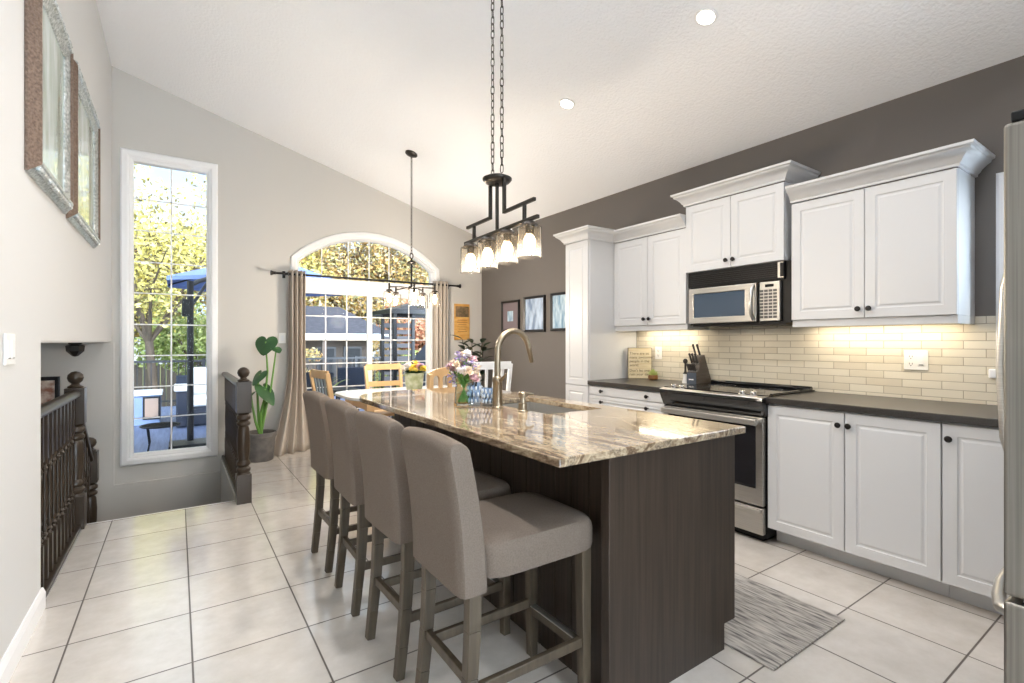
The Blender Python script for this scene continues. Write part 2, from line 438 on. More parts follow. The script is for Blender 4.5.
def granite():
    m = bpy.data.materials.new('granite'); m.use_nodes = True
    n = m.node_tree.nodes; l = m.node_tree.links; p = n['Principled BSDF']
    t = n.new('ShaderNodeTexCoord'); mp = n.new('ShaderNodeMapping'); mp.inputs['Rotation'].default_value = (0, 0, R_(-24)); mp.inputs['Scale'].default_value = (1, .22, 1)
    l.new(t.outputs['Object'], mp.inputs['Vector'])
    w = n.new('ShaderNodeTexNoise'); w.inputs['Scale'].default_value = 3.2; w.inputs['Detail'].default_value = 8; w.inputs['Roughness'].default_value = .62; w.inputs['Distortion'].default_value = 1.6
    l.new(mp.outputs[0], w.inputs['Vector'])
    wv = n.new('ShaderNodeMath'); wv.operation = 'MULTIPLY'; wv.inputs[1].default_value = 3.6; l.new(w.outputs['Fac'], wv.inputs[0])
    fr = n.new('ShaderNodeMath'); fr.operation = 'PINGPONG'; fr.inputs[1].default_value = .5; l.new(wv.outputs[0], fr.inputs[0])
    r = n.new('ShaderNodeValToRGB'); e = r.color_ramp.elements
    stops = [(0, (112, 92, 74)), (.12, (134, 114, 92)), (.3, (172, 153, 126)), (.5, (196, 179, 152)), (.68, (142, 122, 98)), (.84, (180, 163, 138)), (1, (104, 92, 80))]
    while len(e) < len(stops): e.new(.5)
    for i, (q, c) in enumerate(stops): e[i].position = q; e[i].color = srgb(c)
    dbl = n.new('ShaderNodeMath'); dbl.operation = 'MULTIPLY'; dbl.inputs[1].default_value = 2; l.new(fr.outputs[0], dbl.inputs[0]); l.new(dbl.outputs[0], r.inputs['Fac'])
    sp = n.new('ShaderNodeTexNoise'); sp.inputs['Scale'].default_value = 60; sp.inputs['Detail'].default_value = 4; l.new(t.outputs['Object'], sp.inputs['Vector'])
    r2 = n.new('ShaderNodeValToRGB'); r2.color_ramp.elements[0].position = .38; r2.color_ramp.elements[0].color = (.5, .46, .42, 1); r2.color_ramp.elements[1].position = .56; r2.color_ramp.elements[1].color = (1, 1, 1, 1)
    l.new(sp.outputs['Fac'], r2.inputs['Fac'])
    mx = n.new('ShaderNodeMix'); mx.data_type = 'RGBA'; mx.blend_type = 'MULTIPLY'; mx.inputs[0].default_value = .55
    l.new(r.outputs['Color'], mx.inputs[6]); l.new(r2.outputs['Color'], mx.inputs[7]); l.new(mx.outputs[2], p.inputs['Base Color'])
    p.inputs['Roughness'].default_value = .07; p.inputs['Specular IOR Level'].default_value = .65; p.inputs['Coat Weight'].default_value = .4; p.inputs['Coat Roughness'].default_value = .03
    MATS['granite'] = m
granite()

def rug_mat():
    m = bpy.data.materials.new('rug_weave'); m.use_nodes = True
    n = m.node_tree.nodes; l = m.node_tree.links; p = n['Principled BSDF']
    t = n.new('ShaderNodeTexCoord'); mp = n.new('ShaderNodeMapping'); mp.inputs['Scale'].default_value = (80, 9, 1); l.new(t.outputs['Object'], mp.inputs['Vector'])
    x = n.new('ShaderNodeTexNoise'); x.inputs['Scale'].default_value = 1; x.inputs['Detail'].default_value = 3; l.new(mp.outputs[0], x.inputs['Vector'])
    r = n.new('ShaderNodeValToRGB'); e = r.color_ramp.elements; st = [(.3, (98, 96, 96)), (.42, (146, 142, 138)), (.55, (182, 177, 170)), (.7, (200, 194, 186))]
    while len(e) < 4: e.new(.5)
    for i, (q, c) in enumerate(st): e[i].position = q; e[i].color = srgb(c)
    l.new(x.outputs['Fac'], r.inputs['Fac']); l.new(r.outputs['Color'], p.inputs['Base Color']); p.inputs['Roughness'].default_value = .95; p.inputs['Specular IOR Level'].default_value = .1
    b = n.new('ShaderNodeBump'); b.inputs['Strength'].default_value = .5; b.inputs['Distance'].default_value = .004; l.new(x.outputs['Fac'], b.inputs['Height']); l.new(b.outputs[0], p.inputs['Normal'])
    MATS['rug_weave'] = m
rug_mat()

# ------------------------------------------------------------------ room shell
XL, XR, YB, YR = -.535, 3.69, 6.2, -4.2
CZ = lambda x: 2.78 + .2837*(XR - x)                      # the sloping ceiling
YH = 4.48                                                # floor edge at the stair
XH = .40
f = MB(); f.box(XL, 3.72, YR, YH, -.28, 0); f.box(XH, 3.72, YH, YB+.1, -.28, 0)
structure(f.build('floor', 'floor_tile'))
c = MB()
z0, z1 = CZ(-.9), CZ(4.0)
v = [(-.9, z0), (4.0, z1), (4.0, z1+.25), (-.9, z0+.25)]
c.plate(v, [], YR-.3, YB+.3, 'XZ')
structure(c.build('ceiling', 'ceiling_white'))

# back wall with the tall window and the arched patio opening
WX0, WX1, WZ0, WZ1 = -.40, .295, .10, 3.12               # rough opening of the tall window
AX0, AX1, ASP, AAP = 1.160, 2.935, 2.235, 2.59            # arched opening: sides, spring line, apex
aw = (AX1-AX0)/2; ah = AAP-ASP; ar = (aw*aw+ah*ah)/(2*ah); acx = (AX0+AX1)/2
def arch_pts(grow=0., n=22):
    """the curved head from the right spring to the left spring, grown outward"""
    r = ar + grow; cz = AAP - ar; w = aw + grow
    a = math.degrees(math.asin(w/r))
    return [(acx + r*math.sin(R_(a - 2*a*i/n)), cz + r*math.cos(R_(a - 2*a*i/n))) for i in range(n+1)]
door_loop = [(AX0, .0), (AX1, .0)] + arch_pts()
win_loop = [(WX0, WZ0), (WX1, WZ0), (WX1, WZ1), (WX0, WZ1)]
b = MB()
b.plate([(-2.6, -1.6), (AX0, -1.6), (AX0, .0)] + list(reversed(arch_pts())) + [(AX1, .0), (AX1, -1.6), (4.0, -1.6), (4.0, 2.75), (-2.6, 4.65)], [win_loop], YB, YB+.2, 'XZ')
b.box(-2.6, XH+.04, YB-.03, YB, -1.6, -.14); b.box(-2.6, XL+.02, YB-.03, YB, -.14, 1.26)
structure(b.build('wall_back', 'wall_cream'))

lw = MB(); lw.plate([(YR, -.28), (3.19, -.28), (3.19, 1.262), (YB, 1.262), (YB, 4.1), (YR, 4.1)], [], XL-.12, XL, 'YZ')
structure(lw.build('wall_left', 'wall_white', bevel=.012))
rw = MB(); rw.plate([(YR, -.28), (YB+.2, -.28), (YB+.2, 3.0), (YR, 3.0)], [[(-.42, 1.12), (.652, 1.12), (.652, 2.115), (-.42, 2.115)]], XR, XR+.2, 'YZ')
structure(rw.build('wall_right', 'wall_taupe'))
# unseen far end of the house; its wide windows are added for fill light
rr = MB(); rr.plate([(-.9, -.28), (4.0, -.28), (4.0, 2.75), (-.9, 4.2)], [[(-.3, .35), (1.55, .35), (1.55, 2.5), (-.3, 2.5)], [(1.75, .35), (3.5, .35), (3.5, 2.5), (1.75, 2.5)]], YR-.2, YR, 'XZ')
structure(rr.build('wall_front', 'wall_cream'))
pw = MB(); pw.box(1.56, XR, -.66, -.54, 0, CZ(2.6)-.45)
structure(pw.build('wall_partition', 'wall_taupe'))
for i, (a0, a1) in enumerate(((-.3, 1.55), (1.75, 3.5))):  # out-of-view windows, added to bring sky light indoors
    w = MB()
    for q in (a0, (a0+a1)/2-.03, a1-.06): w.box(q, q+.06, YR-.14, YR-.06, .35, 2.5)
    for q in (.35, 1.7, 2.44): w.box(a0, a1, YR-.14, YR-.06, q, q+.06)
    o = structure(w.build('window_%d' % (i+4), 'trim_white', bevel=.004))
    g = MB(); g.box(a0, a1, YR-.105, YR-.1, .35, 2.5); g.build('pane', 'pane_glass', o)
# stairwell: the enclosing walls, soffit of the half level above, steps and lower landing
s = MB(); s.box(XH-.012, XH-.001, YH, YB, -1.6, -.001); structure(s.build('wall_stairwell', 'wall_cream'))
s = MB(); s.box(-2.7, -2.6, 2.6, YB, -1.6, 1.3); s.box(-2.6, XL-.12, 2.6, 2.7, -1.6, 1.3); structure(s.build('wall_stairs', 'wall_cream'))
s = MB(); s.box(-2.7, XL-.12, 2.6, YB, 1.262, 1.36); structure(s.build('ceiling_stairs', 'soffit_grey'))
s = MB()
for i in range(3): s.box(XL, XH, YH+.24*i, YH+.24*(i+1)+.02, -1.6, -.19*(i+1))
s.box(-2.6, XL-.01, YH, YB-.03, -1.6, -.62); s.box(XL, XH, YH+.74, YB-.03, -1.6, -.62); s.box(-2.6, XL-.001, 2.7, YH, -1.6, -1.3)
structure(s.build('floor_landing', 'stool_wood', bevel=.006))
s = MB(); s.box(XL-.11, XL-.001, 3.2, YH, -.9, -.03); s.box(XL, XH, YH-.0, YH+.012, -.28, 0); structure(s.build('trim_1', 'trim_white'))

# baseboards
prof = [(0, 0), (.016, 0), (.016, .075), (.011, .088), (.006, .1), (0, .1)]
s = MB(); s.sweep([(XL, YR, 0), (XL, 3.19, 0)], prof, (0, 0, 1)); structure(s.build('baseboard_left', 'trim_white'))
s = MB(); s.sweep([(1.09, YB, 0), (XH+.02, YB, 0)], prof, (0, 0, 1), flip=-1); s.sweep([(XR, YB, 0), (3.0, YB, 0)], prof, (0, 0, 1), flip=-1)
structure(s.build('baseboard_back', 'trim_white'))
s = MB(); s.sweep([(XR, 3.57, 0), (XR, YB, 0)], prof, (0, 0, 1), flip=-1); structure(s.build('baseboard_right', 'trim_white'))

# tall window
t = thing('window_1', 'tall narrow white window with grille beside the staircase', 'window', (-.05, YB, .03)); t['kind'] = 'structure'
del t['category']
cas = [(0, 0), (0, .018), (.016, .026), (.054, .026), (.068, .016), (.068, 0)]
m = MB(); m.sweep([(WX0, YB, WZ0), (WX1, YB, WZ0), (WX1, YB, WZ1), (WX0, YB, WZ1)], cas, (0, -1, 0), closed=True, flip=1); m.build('casing', 'trim_white', t)
m = MB(); jr = [(0, 0), (0, -.10), (-.035, -.10), (-.035, -.012), (-.012, 0)]
m.sweep([(WX0, YB, WZ0), (WX1, YB, WZ0), (WX1, YB, WZ1), (WX0, YB, WZ1)], jr, (0, -1, 0), closed=True, flip=1); fr = m.build('sash', 'trim_white', t)
m = MB(); gx = (WX0+WX1)/2
m.box(gx-.007, gx+.007, YB+.07, YB+.08, WZ0+.03, WZ1-.03)
for k in range(1, 9):
    z = .165+.32*k
    m.box(WX0+.03, WX1-.03, YB+.07, YB+.08, z-.006, z+.006)
m.build('grille', 'trim_white', t)
m = MB(); m.box(WX0+.02, WX1-.02, YB+.085, YB+.09, WZ0+.02, WZ1-.02); m.build('pane', 'pane_glass', t)

# patio door with arched transom
t = thing('door_1', 'white sliding patio door with grilles under an arched transom', 'patio door', (acx, YB, 0)); t['kind'] = 'structure'; del t['category']
path = [(AX0, YB, 0)] + [(x, YB, z) for x, z in reversed(arch_pts())] + [(AX1, YB, 0)]
m = MB(); m.sweep(path, cas, (0, -1, 0), flip=-1); m.build('casing', 'trim_white', t)
m = MB(); m.sweep(path, [(0, 0), (0, -.12), (-.032, -.12), (-.032, -.05), (-.018, -.03), (-.018, 0)], (0, -1, 0), flip=-1)
m.box(AX0+.03, AX1-.03, YB+.03, YB+.12, 1.90, 2.04); m.box(AX0, AX1, YB, YB+.14, 0, .06)
m.build('frame', 'trim_white', t)
m = MB()
for x in (1.46, 1.78, 2.045, 2.31, 2.63): m.box(x-.006, x+.006, YB+.07, YB+.08, 2.03, AAP - (ar - math.sqrt(ar*ar-(x-acx)**2)) - .02)
m.build('transom_grille', 'trim_white', t)
m = MB(); m.plate([(AX0+.02, 2.02), (AX1-.02, 2.02)] + arch_pts(-.02), [], YB+.085, YB+.09, 'XZ'); m.build('transom_pane', 'pane_glass', t)
for j, (a0, a1, yy, cols) in enumerate(((AX0+.03, 2.065, .035, 3), (2.035, AX1-.03, .08, 3))):
    m = MB(); w = .055
    m.box(a0, a0+w, YB+yy, YB+yy+.04, .06, 1.9); m.box(a1-w, a1, YB+yy, YB+yy+.04, .06, 1.9)
    m.box(a0+w, a1-w, YB+yy, YB+yy+.04, .06, .14); m.box(a0+w, a1-w, YB+yy, YB+yy+.04, 1.85, 1.9)
    d = m.build('sliding_door', 'trim_white', t, bevel=.004)
    m = MB()
    for k in range(1, cols):
        x = a0+w+(a1-a0-2*w)*k/cols; m.box(x-.0065, x+.0065, YB+yy+.012, YB+yy+.022, .14, 1.85)
    for k in range(6):
        z = .13+.29*k
        if k: m.box(a0+w, a1-w, YB+yy+.012, YB+yy+.022, z-.0065, z+.0065)
    m.build('grille', 'trim_white', d)
    m = MB(); m.box(a0+w, a1-w, YB+yy+.024, YB+yy+.028, .14, 1.85); m.build('pane', 'pane_glass', d)
    if j == 1:
        m = MB(); m.box(a0+.015, a0+.035, YB+yy-.03, YB+yy, .9, 1.15); m.build('handle', 'trim_white', d, bevel=.005)

# small window in the right wall beyond the refrigerator
t = thing('window_2', 'white cased window behind the refrigerator', 'window', (XR, .13, 1.12)); t['kind'] = 'structure'; del t['category']
pp = [(XR, -.42, 1.12), (XR, -.42, 2.115), (XR, .652, 2.115), (XR, .652, 1.12)]
m = MB(); m.sweep(pp, cas, (-1, 0, 0), closed=True, flip=1); m.build('casing', 'trim_white', t)
m = MB(); m.box(XR-.03, XR+.05, -.52, .748, 1.07, 1.12); m.build('sill', 'trim_white', t, bevel=.006)
m = MB()
for q in (-.42, .09, .602): m.box(XR+.06, XR+.12, q, q+.05, 1.12, 2.115)
m.box(XR+.06, XR+.12, -.42, .652, 1.12, 1.17); m.box(XR+.06, XR+.12, -.42, .652, 2.065, 2.115); m.build('sash', 'trim_white', t)
m = MB(); m.box(XR+.085, XR+.09, -.4, .64, 1.14, 2.1); m.build('pane', 'pane_glass', t)

# recessed ceiling lights
def can_light(x, y, label, power):
    z = CZ(x); nrm = Vector((-.2837, 0, -1)).normalized()
    rot = nrm.to_track_quat('Z', 'X').to_matrix()
    t = thing('recessed_ceiling_light', label, 'ceiling light', (x, y, z), 'recessed lights in the sloped ceiling')
    m = MB(); m.lathe([(.047, -.003), (.047, .006), (.052, .009), (.062, .006), (.064, 0), (.064, -.003)], (x, y, z), 28, rot=rot); m.build('trim_ring', 'trim_white', t, smooth=True)
    m = MB(); m.lathe([(.046, .0065), (.044, .008), (.02, .0095), (.001, .0096)], (x, y, z), 24, rot=rot); m.build('lens', 'can_glow', t, smooth=True)
    ld = bpy.data.lights.new('can_spot', 'SPOT'); ld.energy = power; ld.spot_size = R_(150); ld.spot_blend = .8; ld.shadow_soft_size = .05; ld.color = (1, .975, .96)
    lo = bpy.data.objects.new('can_spot', ld); col.objects.link(lo); lo.parent = t; lo.location = nrm*.03
    lo.rotation_euler = (0, 0, 0)
can_light(2.488, 1.686, 'recessed ceiling light nearer the camera, above the gap by the range', CANW)
can_light(2.50, 2.907, 'recessed ceiling light farther along, toward the linear pendant', CANW)
for y in (.46, -.9, -2.4): can_light(2.49, y, 'recessed ceiling light over the refrigerator end of the room', CANW)
for y in (2.9, 1.9, .9, -.3, -1.8): can_light(.85, y, 'added unseen fill light over the walkway behind the stools', WALK_FILL)  # row added out of view, to brighten the stools and floor

# ------------------------------------------------------------------ kitchen run on the right wall
RINGS = [(0, .002), (.002, 0), (.054, 0), (.058, .0045), (.066, .005), (.076, .001), (.08, .001)]
SLAB = [(0, .002), (.002, 0), (.028, 0), (.032, .004), (.040, .0045), (.052, .001), (.054, .001)]
def knob(x, y, z, parent, d=(-1, 0, 0)):
    m = MB(); rot = Vector(d).to_track_quat('Z', 'Y').to_matrix()
    m.lathe([(.007, -.002), (.006, .012), (.009, .016), (.0145, .02), (.016, .025), (.0125, .031), (.004, .033)], (x, y, z), 16, rot=rot)
    return m.build('knob', 'dark_metal', parent, smooth=True)
def door_front(x, y0, y1, z0, z1, parent, knob_at=None, name='door', rings=RINGS, th=.02):
    """front lying in the plane X = x, facing -X"""
    m = MB(); g = .0015
    m.panel((x, y1-g, z0+g), (0, -1, 0), (0, 0, 1), (-1, 0, 0), y1-y0-2*g, z1-z0-2*g, th, rings)
    d = m.build(name, 'cabinet_white', parent)
    if knob_at:
        for q in (knob_at if isinstance(knob_at, list) else [knob_at]): knob(x-th, q[0], q[1], d)
    return d
CROWN = [(0, 0), (.012, 0), (.014, .014), (.022, .02), (.03, .036), (.052, .058), (.066, .066), (.07, .078), (.082, .084), (.084, .098), (0, .098)]
def crown(m, x, y0, y1, z, ret=XR, lo=True, hi=True, k=1.):
    p = []
    if hi: p.append((ret, y1, z))
    p += [(x, y1, z), (x, y0, z)]
    if lo: p.append((ret, y0, z))
    m.sweep(p, [(a*k, b*k) for a, b in CROWN], (0, 0, 1), flip=1)
WX = XR-.01                                                # backs of the cabinets, clear of the wall by the tile

UF = 3.385
def wall_cab(name, label, y0, y1, z0, z1, ct, kz, loc_y, front=UF, rail=True, lo=True, hi=True):
    t = thing('wall_cabinet', label, 'wall cabinet', (WX, loc_y, z0), 'white raised-panel wall cabinets')
    m = MB(); m.box(front, WX, y0, y1, z0, z1); m.build('body', 'cabinet_white', t, bevel=.002)
    ym = (y0+y1)/2
    door_front(front, ym, y1, z0, z1-.005, t, (ym+.028, kz))
    door_front(front, y0, ym, z0, z1-.005, t, (ym-.028, kz))
    m = MB(); crown(m, front-.018, y0, y1, z1, WX, lo, hi); m.build('crown_moulding', 'cabinet_white', t, smooth=True)
    if rail:
        m = MB(); m.box(front-.004, front+.02, y0, y1, z0-.045, z0); m.box(front+.02, WX, y0, y0+.016, z0-.045, z0)
        m.build('light_rail', 'cabinet_white', t, bevel=.003)
    return t
wall_cab('wall_cabinet', 'white wall cabinet over the counter, between refrigerator and microwave', .806, 1.645, 1.41, 2.185, None, 1.465, 1.23, hi=False)
wall_cab('wall_cabinet', 'short white wall cabinet directly above the microwave, taller crown than its neighbours', 1.685, 2.455, 1.815, 2.345, None, 1.87, 2.08, front=3.372, rail=False)
wall_cab('wall_cabinet', 'white wall cabinet above the wooden sign, between pantry and microwave', 2.458, 3.244, 1.41, 2.185, None, 1.465, 2.85, lo=False, hi=False)

# pantry
t = thing('pantry_cabinet', 'tall narrow white pantry cabinet at the end of the counter', 'pantry cabinet', (3.4, 3.4, 0))
m = MB(); m.box(3.06, XR-.012, 3.248, 3.56, .1, 2.19); m.box(3.12, XR-.02, 3.25, 3.555, 0, .1); m.build('body', 'cabinet_white', t, bevel=.002)
door_front(3.06, 3.25, 3.558, .87, 2.185, t); door_front(3.06, 3.25, 3.558, .105, .868, t)
m = MB(); crown(m, 3.042, 3.248, 3.56, 2.19, XR-.012); m.build('crown_moulding', 'cabinet_white', t, smooth=True)

# base cabinets
def base_cab(label, y0, y1, name='base_cabinet'):
    t = thing('base_cabinet', label, 'base cabinet', (3.4, (y0+y1)/2, 0), 'white base cabinets')
    m = MB(); m.box(3.07, XR-.002, y0, y1, .1, .882); m.build('body', 'cabinet_white', t, bevel=.0015)
    m = MB(); m.box(3.165, XR-.002, y0, y1, 0, .1); m.build('toe_kick', 'cabinet_white', t)
    return t
t = base_cab('white two-door base cabinet right of the range', .789, 1.637)
door_front(3.07, 1.207, 1.635, .105, .875, t, (1.232, .805)); door_front(3.07, .79, 1.205, .105, .875, t, (1.181, .805))
t = base_cab('white base cabinet with one black knob in view, beside the refrigerator', .03, .787)
door_front(3.07, .41, .786, .105, .875, t, (.758, .805)); door_front(3.07, .032, .408, .105, .875, t, (.073, .805))
t = base_cab('white drawer base cabinet between range and pantry', 2.415, 3.246)
for a, bz in ((.80, .875), (.692, .797), (.40, .689), (.105, .397)):
    door_front(3.07, 2.418, 3.243, a, bz, t, [(2.58, (a+bz)/2), (3.08, (a+bz)/2)], 'drawer', SLAB)

# worktops
def worktop(label, y0, y1):
    m = MB(); m.box(3.03, XR-.001, y0, y1, .884, .922); o = m.build('worktop', 'worktop_dark', None, bevel=.004)
    return tag(o, label, 'worktop')
worktop('dark charcoal worktop between the range and the refrigerator', .03, 1.640)
worktop('short dark charcoal worktop under the wooden sign, left of the range', 2.412, 3.247)
m = MB(); m.box(XR-.009, XR-.0005, .03, 3.247, .923, 1.41); m.box(XR-.0085, XR-.0005, 1.70, 2.456, 1.41, 1.60); structure(m.build('trim_2', 'splash_tile'), 'cream subway tile backsplash')

# under cabinet strips
def strip(y0, y1, label):
    t = thing('under_cabinet_light', label, 'under cabinet light', (3.6, (y0+y1)/2, 1.405))
    m = MB(); m.box(3.56, 3.60, y0, y1, 1.392, 1.409); m.build('housing', 'trim_white', t)
    m = MB(); m.box(3.563, 3.597, y0+.01, y1-.01, 1.388, 1.392); m.build('diffuser', 'strip_glow', t)
    ld = bpy.data.lights.new('strip_light', 'AREA'); ld.shape = 'RECTANGLE'; ld.size = .03; ld.size_y = y1-y0; ld.energy = STRIPW*(y1-y0); ld.color = (1, .91, .76)
    lo = bpy.data.objects.new('strip_light', ld); col.objects.link(lo); lo.parent = t; lo.location = (-.02, 0, -.02)
strip(.86, 1.62, 'slim warm light strip under the wall cabinet beside the refrigerator')
strip(2.56, 3.12, 'slim warm light strip under the wall cabinet over the wooden sign')

# microwave
t = thing('microwave', 'stainless over-the-range microwave with black vent and keypad', 'microwave', (3.5, 2.04, 1.40))
MX = 3.345; y0, y1 = 1.647, 2.424
m = MB(); m.box(MX+.025, WX, y0, y1, 1.395, 1.813); m.build('body', 'black_satin', t, bevel=.003)
m = MB(); m.box(MX, MX+.026, y0+.035, y1, 1.69, 1.81)
m.box(MX-.004, MX, y0+.035, y0+.06, 1.705, 1.80)
gv = m.build('vent_panel', 'black_satin', t, bevel=.002)
m = MB()
for k in range(6): m.bar((MX-.003, y0+.085, 1.715+.014*k), (MX-.003, y1-.02, 1.715+.014*k), .006, .006)
m.build('vent_slats', 'dark_metal', gv)
m = MB(); m.box(MX-.003, MX, y0+.037, y0+.075, 1.70, 1.805); m.build('end_trim', 'stainless', t)
dy0 = 1.865
m = MB(); m.plate([(dy0, 1.41), (y1-.012, 1.41), (y1-.012, 1.68), (dy0, 1.68)], [[(dy0+.085, 1.455), (y1-.055, 1.455), (y1-.055, 1.638), (dy0+.085, 1.638)]], MX-.012, MX+.03, 'YZ')
d = m.build('door', 'stainless', t, bevel=.004)
m = MB(); m.box(MX-.004, MX+.02, dy0+.08, y1-.05, 1.45, 1.643); m.build('glass', 'microwave_glass', d)
m = MB(); m.tube([(MX-.012, dy0+.02, 1.425), (MX-.045, dy0+.018, 1.46), (MX-.055, dy0+.016, 1.545), (MX-.045, dy0+.018, 1.63), (MX-.012, dy0+.02, 1.665)], .013, 12); m.build('handle', 'stainless', d, smooth=True)
m = MB(); m.box(MX-.006, MX+.02, y0+.06, dy0-.02, 1.41, 1.68); kp = m.build('control_panel', 'stainless_soft', t, bevel=.004)
m = MB(); m.box(MX-.008, MX-.005, y0+.10, dy0-.06, 1.643, 1.662); m.build('display', 'screen_black', kp)
m = MB()
for r in range(9):
    for c_ in range(4):
        yy = y0+.078+c_*.031; zz = 1.43+r*.0225
        m.box(MX-.008, MX-.005, yy, yy+.025, zz, zz+.016)
m.build('keypad', 'grey_key', kp)
m = MB(); m.box(MX+.02, WX-.06, y0+.03, y1-.03, 1.385, 1.396); m.build('hood_base', 'black_satin', t)
ld = bpy.data.lights.new('hood_lamp', 'AREA'); ld.size = .1; ld.energy = .15; ld.color = (1, .9, .75)
lo = bpy.data.objects.new('hood_lamp', ld); col.objects.link(lo); lo.parent = t; lo.location = (-.02, 0, -.025)

# range
t = thing('range', 'stainless slide-in range with black glass cooktop and chrome knobs', 'range', (3.35, 2.03, 0))
y0, y1 = 1.643, 2.409; FX = 3.02
m = MB(); m.box(FX+.03, XR-.02, y0, y1, .03, .90); m.box(FX+.06, XR-.05, y0+.03, y1-.03, 0, .03); m.build('body', 'black_satin', t, bevel=.003)
m = MB(); m.box(FX+.02, XR-.012, y0-.006, y1+.006, .924, .932); ct = m.build('cooktop', 'black_glass', t, bevel=.002)
m = MB(); m.tube([(XR-.05, y0, .94), (XR-.05, y1, .94)], .018, 12); m.bar((XR-.06, y0+.008, .936), (FX+.09, y0+.0, .934), .012, .010); m.build('rear_rail', 'black_gloss', ct, smooth=True)
for (bx, by, r) in ((3.22, 1.84, .095), (3.48, 1.84, .075), (3.22, 2.22, .075), (3.48, 2.22, .10)):
    m = MB(); m.lathe([(r, .9321), (r, .9326), (r-.004, .9326), (r-.004, .9321)], (bx, by, 0), 32, cap=False); m.build('burner_ring', 'grey_key', ct)
# sloping control fascia, stainless lip
m = MB(); m.plate([(FX-.03, .915), (FX+.05, .927), (FX+.06, .92), (FX+.04, .80), (FX+.012, .80), (FX-.022, .865), (FX-.036, .895)], [], y0-.008, y1+.008, 'XZ'); cp = m.build('control_fascia', 'black_gloss', t, bevel=.003)
m = MB(); m.plate([(FX-.034, .914), (FX+.05, .9265), (FX+.05, .931), (FX-.030, .919)], [], y0-.008, y1+.008, 'XZ'); m.build('fascia_top', 'stainless', cp)
for yy in (1.72, 1.795, 2.255, 2.33):
    m = MB(); rot = Vector((-.15, 0, 1)).to_track_quat('Z', 'Y').to_matrix()
    m.lathe([(.024, 0), (.024, .006), (.02, .009), (.019, .026), (.017, .03), (.004, .031)], (FX+.025, yy, .924), 20, rot=rot); m.box(FX+.008, FX+.04, yy-.003, yy+.003, .950, .960)
    m.build('knob', 'chrome', t, smooth=True)
# oven door
m = MB(); m.plate([(y0+.004, .235), (y1-.004, .235), (y1-.004, .79), (y0+.004, .79)], [[(y0+.09, .36), (y1-.09, .36), (y1-.09, .715), (y0+.09, .715)]], FX, FX+.035, 'YZ'); d = m.build('oven_door', 'stainless', t, bevel=.003)
m = MB(); m.box(FX-.001, FX+.02, y0+.05, y1-.05, .34, .735); m.build('glass', 'oven_glass', d)
m = MB(); m.box(FX-.055, FX-.03, y0+.02, y1-.02, .745, .785)
for yy in (y0+.035, y1-.035): m.box(FX-.04, FX+.005, yy-.012, yy+.012, .755, .779)
m.build('handle', 'stainless_soft', d, bevel=.006)
m = MB(); m.box(FX, FX+.035, y0+.004, y1-.004, .055, .222); d = m.build('drawer', 'stainless', t, bevel=.004)
m = MB(); m.bar((FX-.012, y0+.01, .205), (FX-.012, y1-.01, .205), .03, .022); m.build('handle', 'stainless', d, bevel=.006)

# knife block on the left worktop
t = thing('knife_block', 'slanted dark wooden knife block full of knives beside the cooktop', 'knife block', (3.55, 2.468, .922))
KY = 2.468
m = MB(); m.plate([(3.45, .922), (3.665, .922), (3.558, 1.162), (3.515, 1.14), (3.475, 1.03), (3.45, 1.02)], [], KY-.045, KY+.045, 'XZ')
m.build('body', 'knife_block', t, bevel=.004)
m = MB(); m.box(3.444, 3.451, KY-.043, KY+.043, .925, 1.018); fp = m.build('front_plate', 'block_face', t)
m = MB(); m.box(3.442, 3.445, KY-.022, KY+.022, .957, .966); m.build('badge', 'plate_white', fp)
ax = Vector((-.43, 0, .90)).normalized()
for row, (bx, bz, yl, L) in enumerate(((3.464, 1.022, (-.032, -.016, 0, .016, .032), .075), (3.495, 1.083, (-.026, 0, .026), .10), (3.535, 1.148, (-.02, .018), .11))):
    for q in yl:
        kx = ('steak knife with dark handle in the low front row of the block', 'carving knife with dark handle in the middle row of the block', 'large kitchen knife with dark handle in the top row of the block')[row]
        k = thing('knife', kx, 'knife', (bx, KY+q, bz), 'knives in the knife block')
        p0 = Vector((bx, KY+q, bz))
        m = MB(); m.bar(p0 - ax*.03, p0 + ax*.012, .003, .018, (0, 1, 0)); m.bar(p0 + ax*.006, p0 + ax*.014, .011, .016, (0, 1, 0)); m.build('bolster', 'stainless', k)
        m = MB(); m.bar(p0 + ax*.012, p0 + ax*L*.6, .012, .011, (0, 1, 0)); m.bar(p0 + ax*L*.6, p0 + ax*L, (.012, .016), (.011, .012), (0, 1, 0)); m.build('handle', 'knife_handle', k, bevel=.002)
# pepper mill by the block
t = thing('pepper_mill', 'small white mill with dark top beside the knife block', 'pepper mill', (3.50, 2.565, .922))
m = MB(); m.lathe([(.026, .922), (.027, .932), (.020, .955), (.017, .985), (.02, 1.0)], (3.50, 2.565, 0), 18); m.build('body', 'plate_white', t, smooth=True)
m = MB(); m.lathe([(.02, 1.0), (.02, 1.006), (.012, 1.012), (.008, 1.03), (.008, 1.085), (.018, 1.095), (.02, 1.11), (.012, 1.125), (.003, 1.128)], (3.50, 2.565, 0), 18); m.build('crank_top', 'oil_rubbed', t, smooth=True)

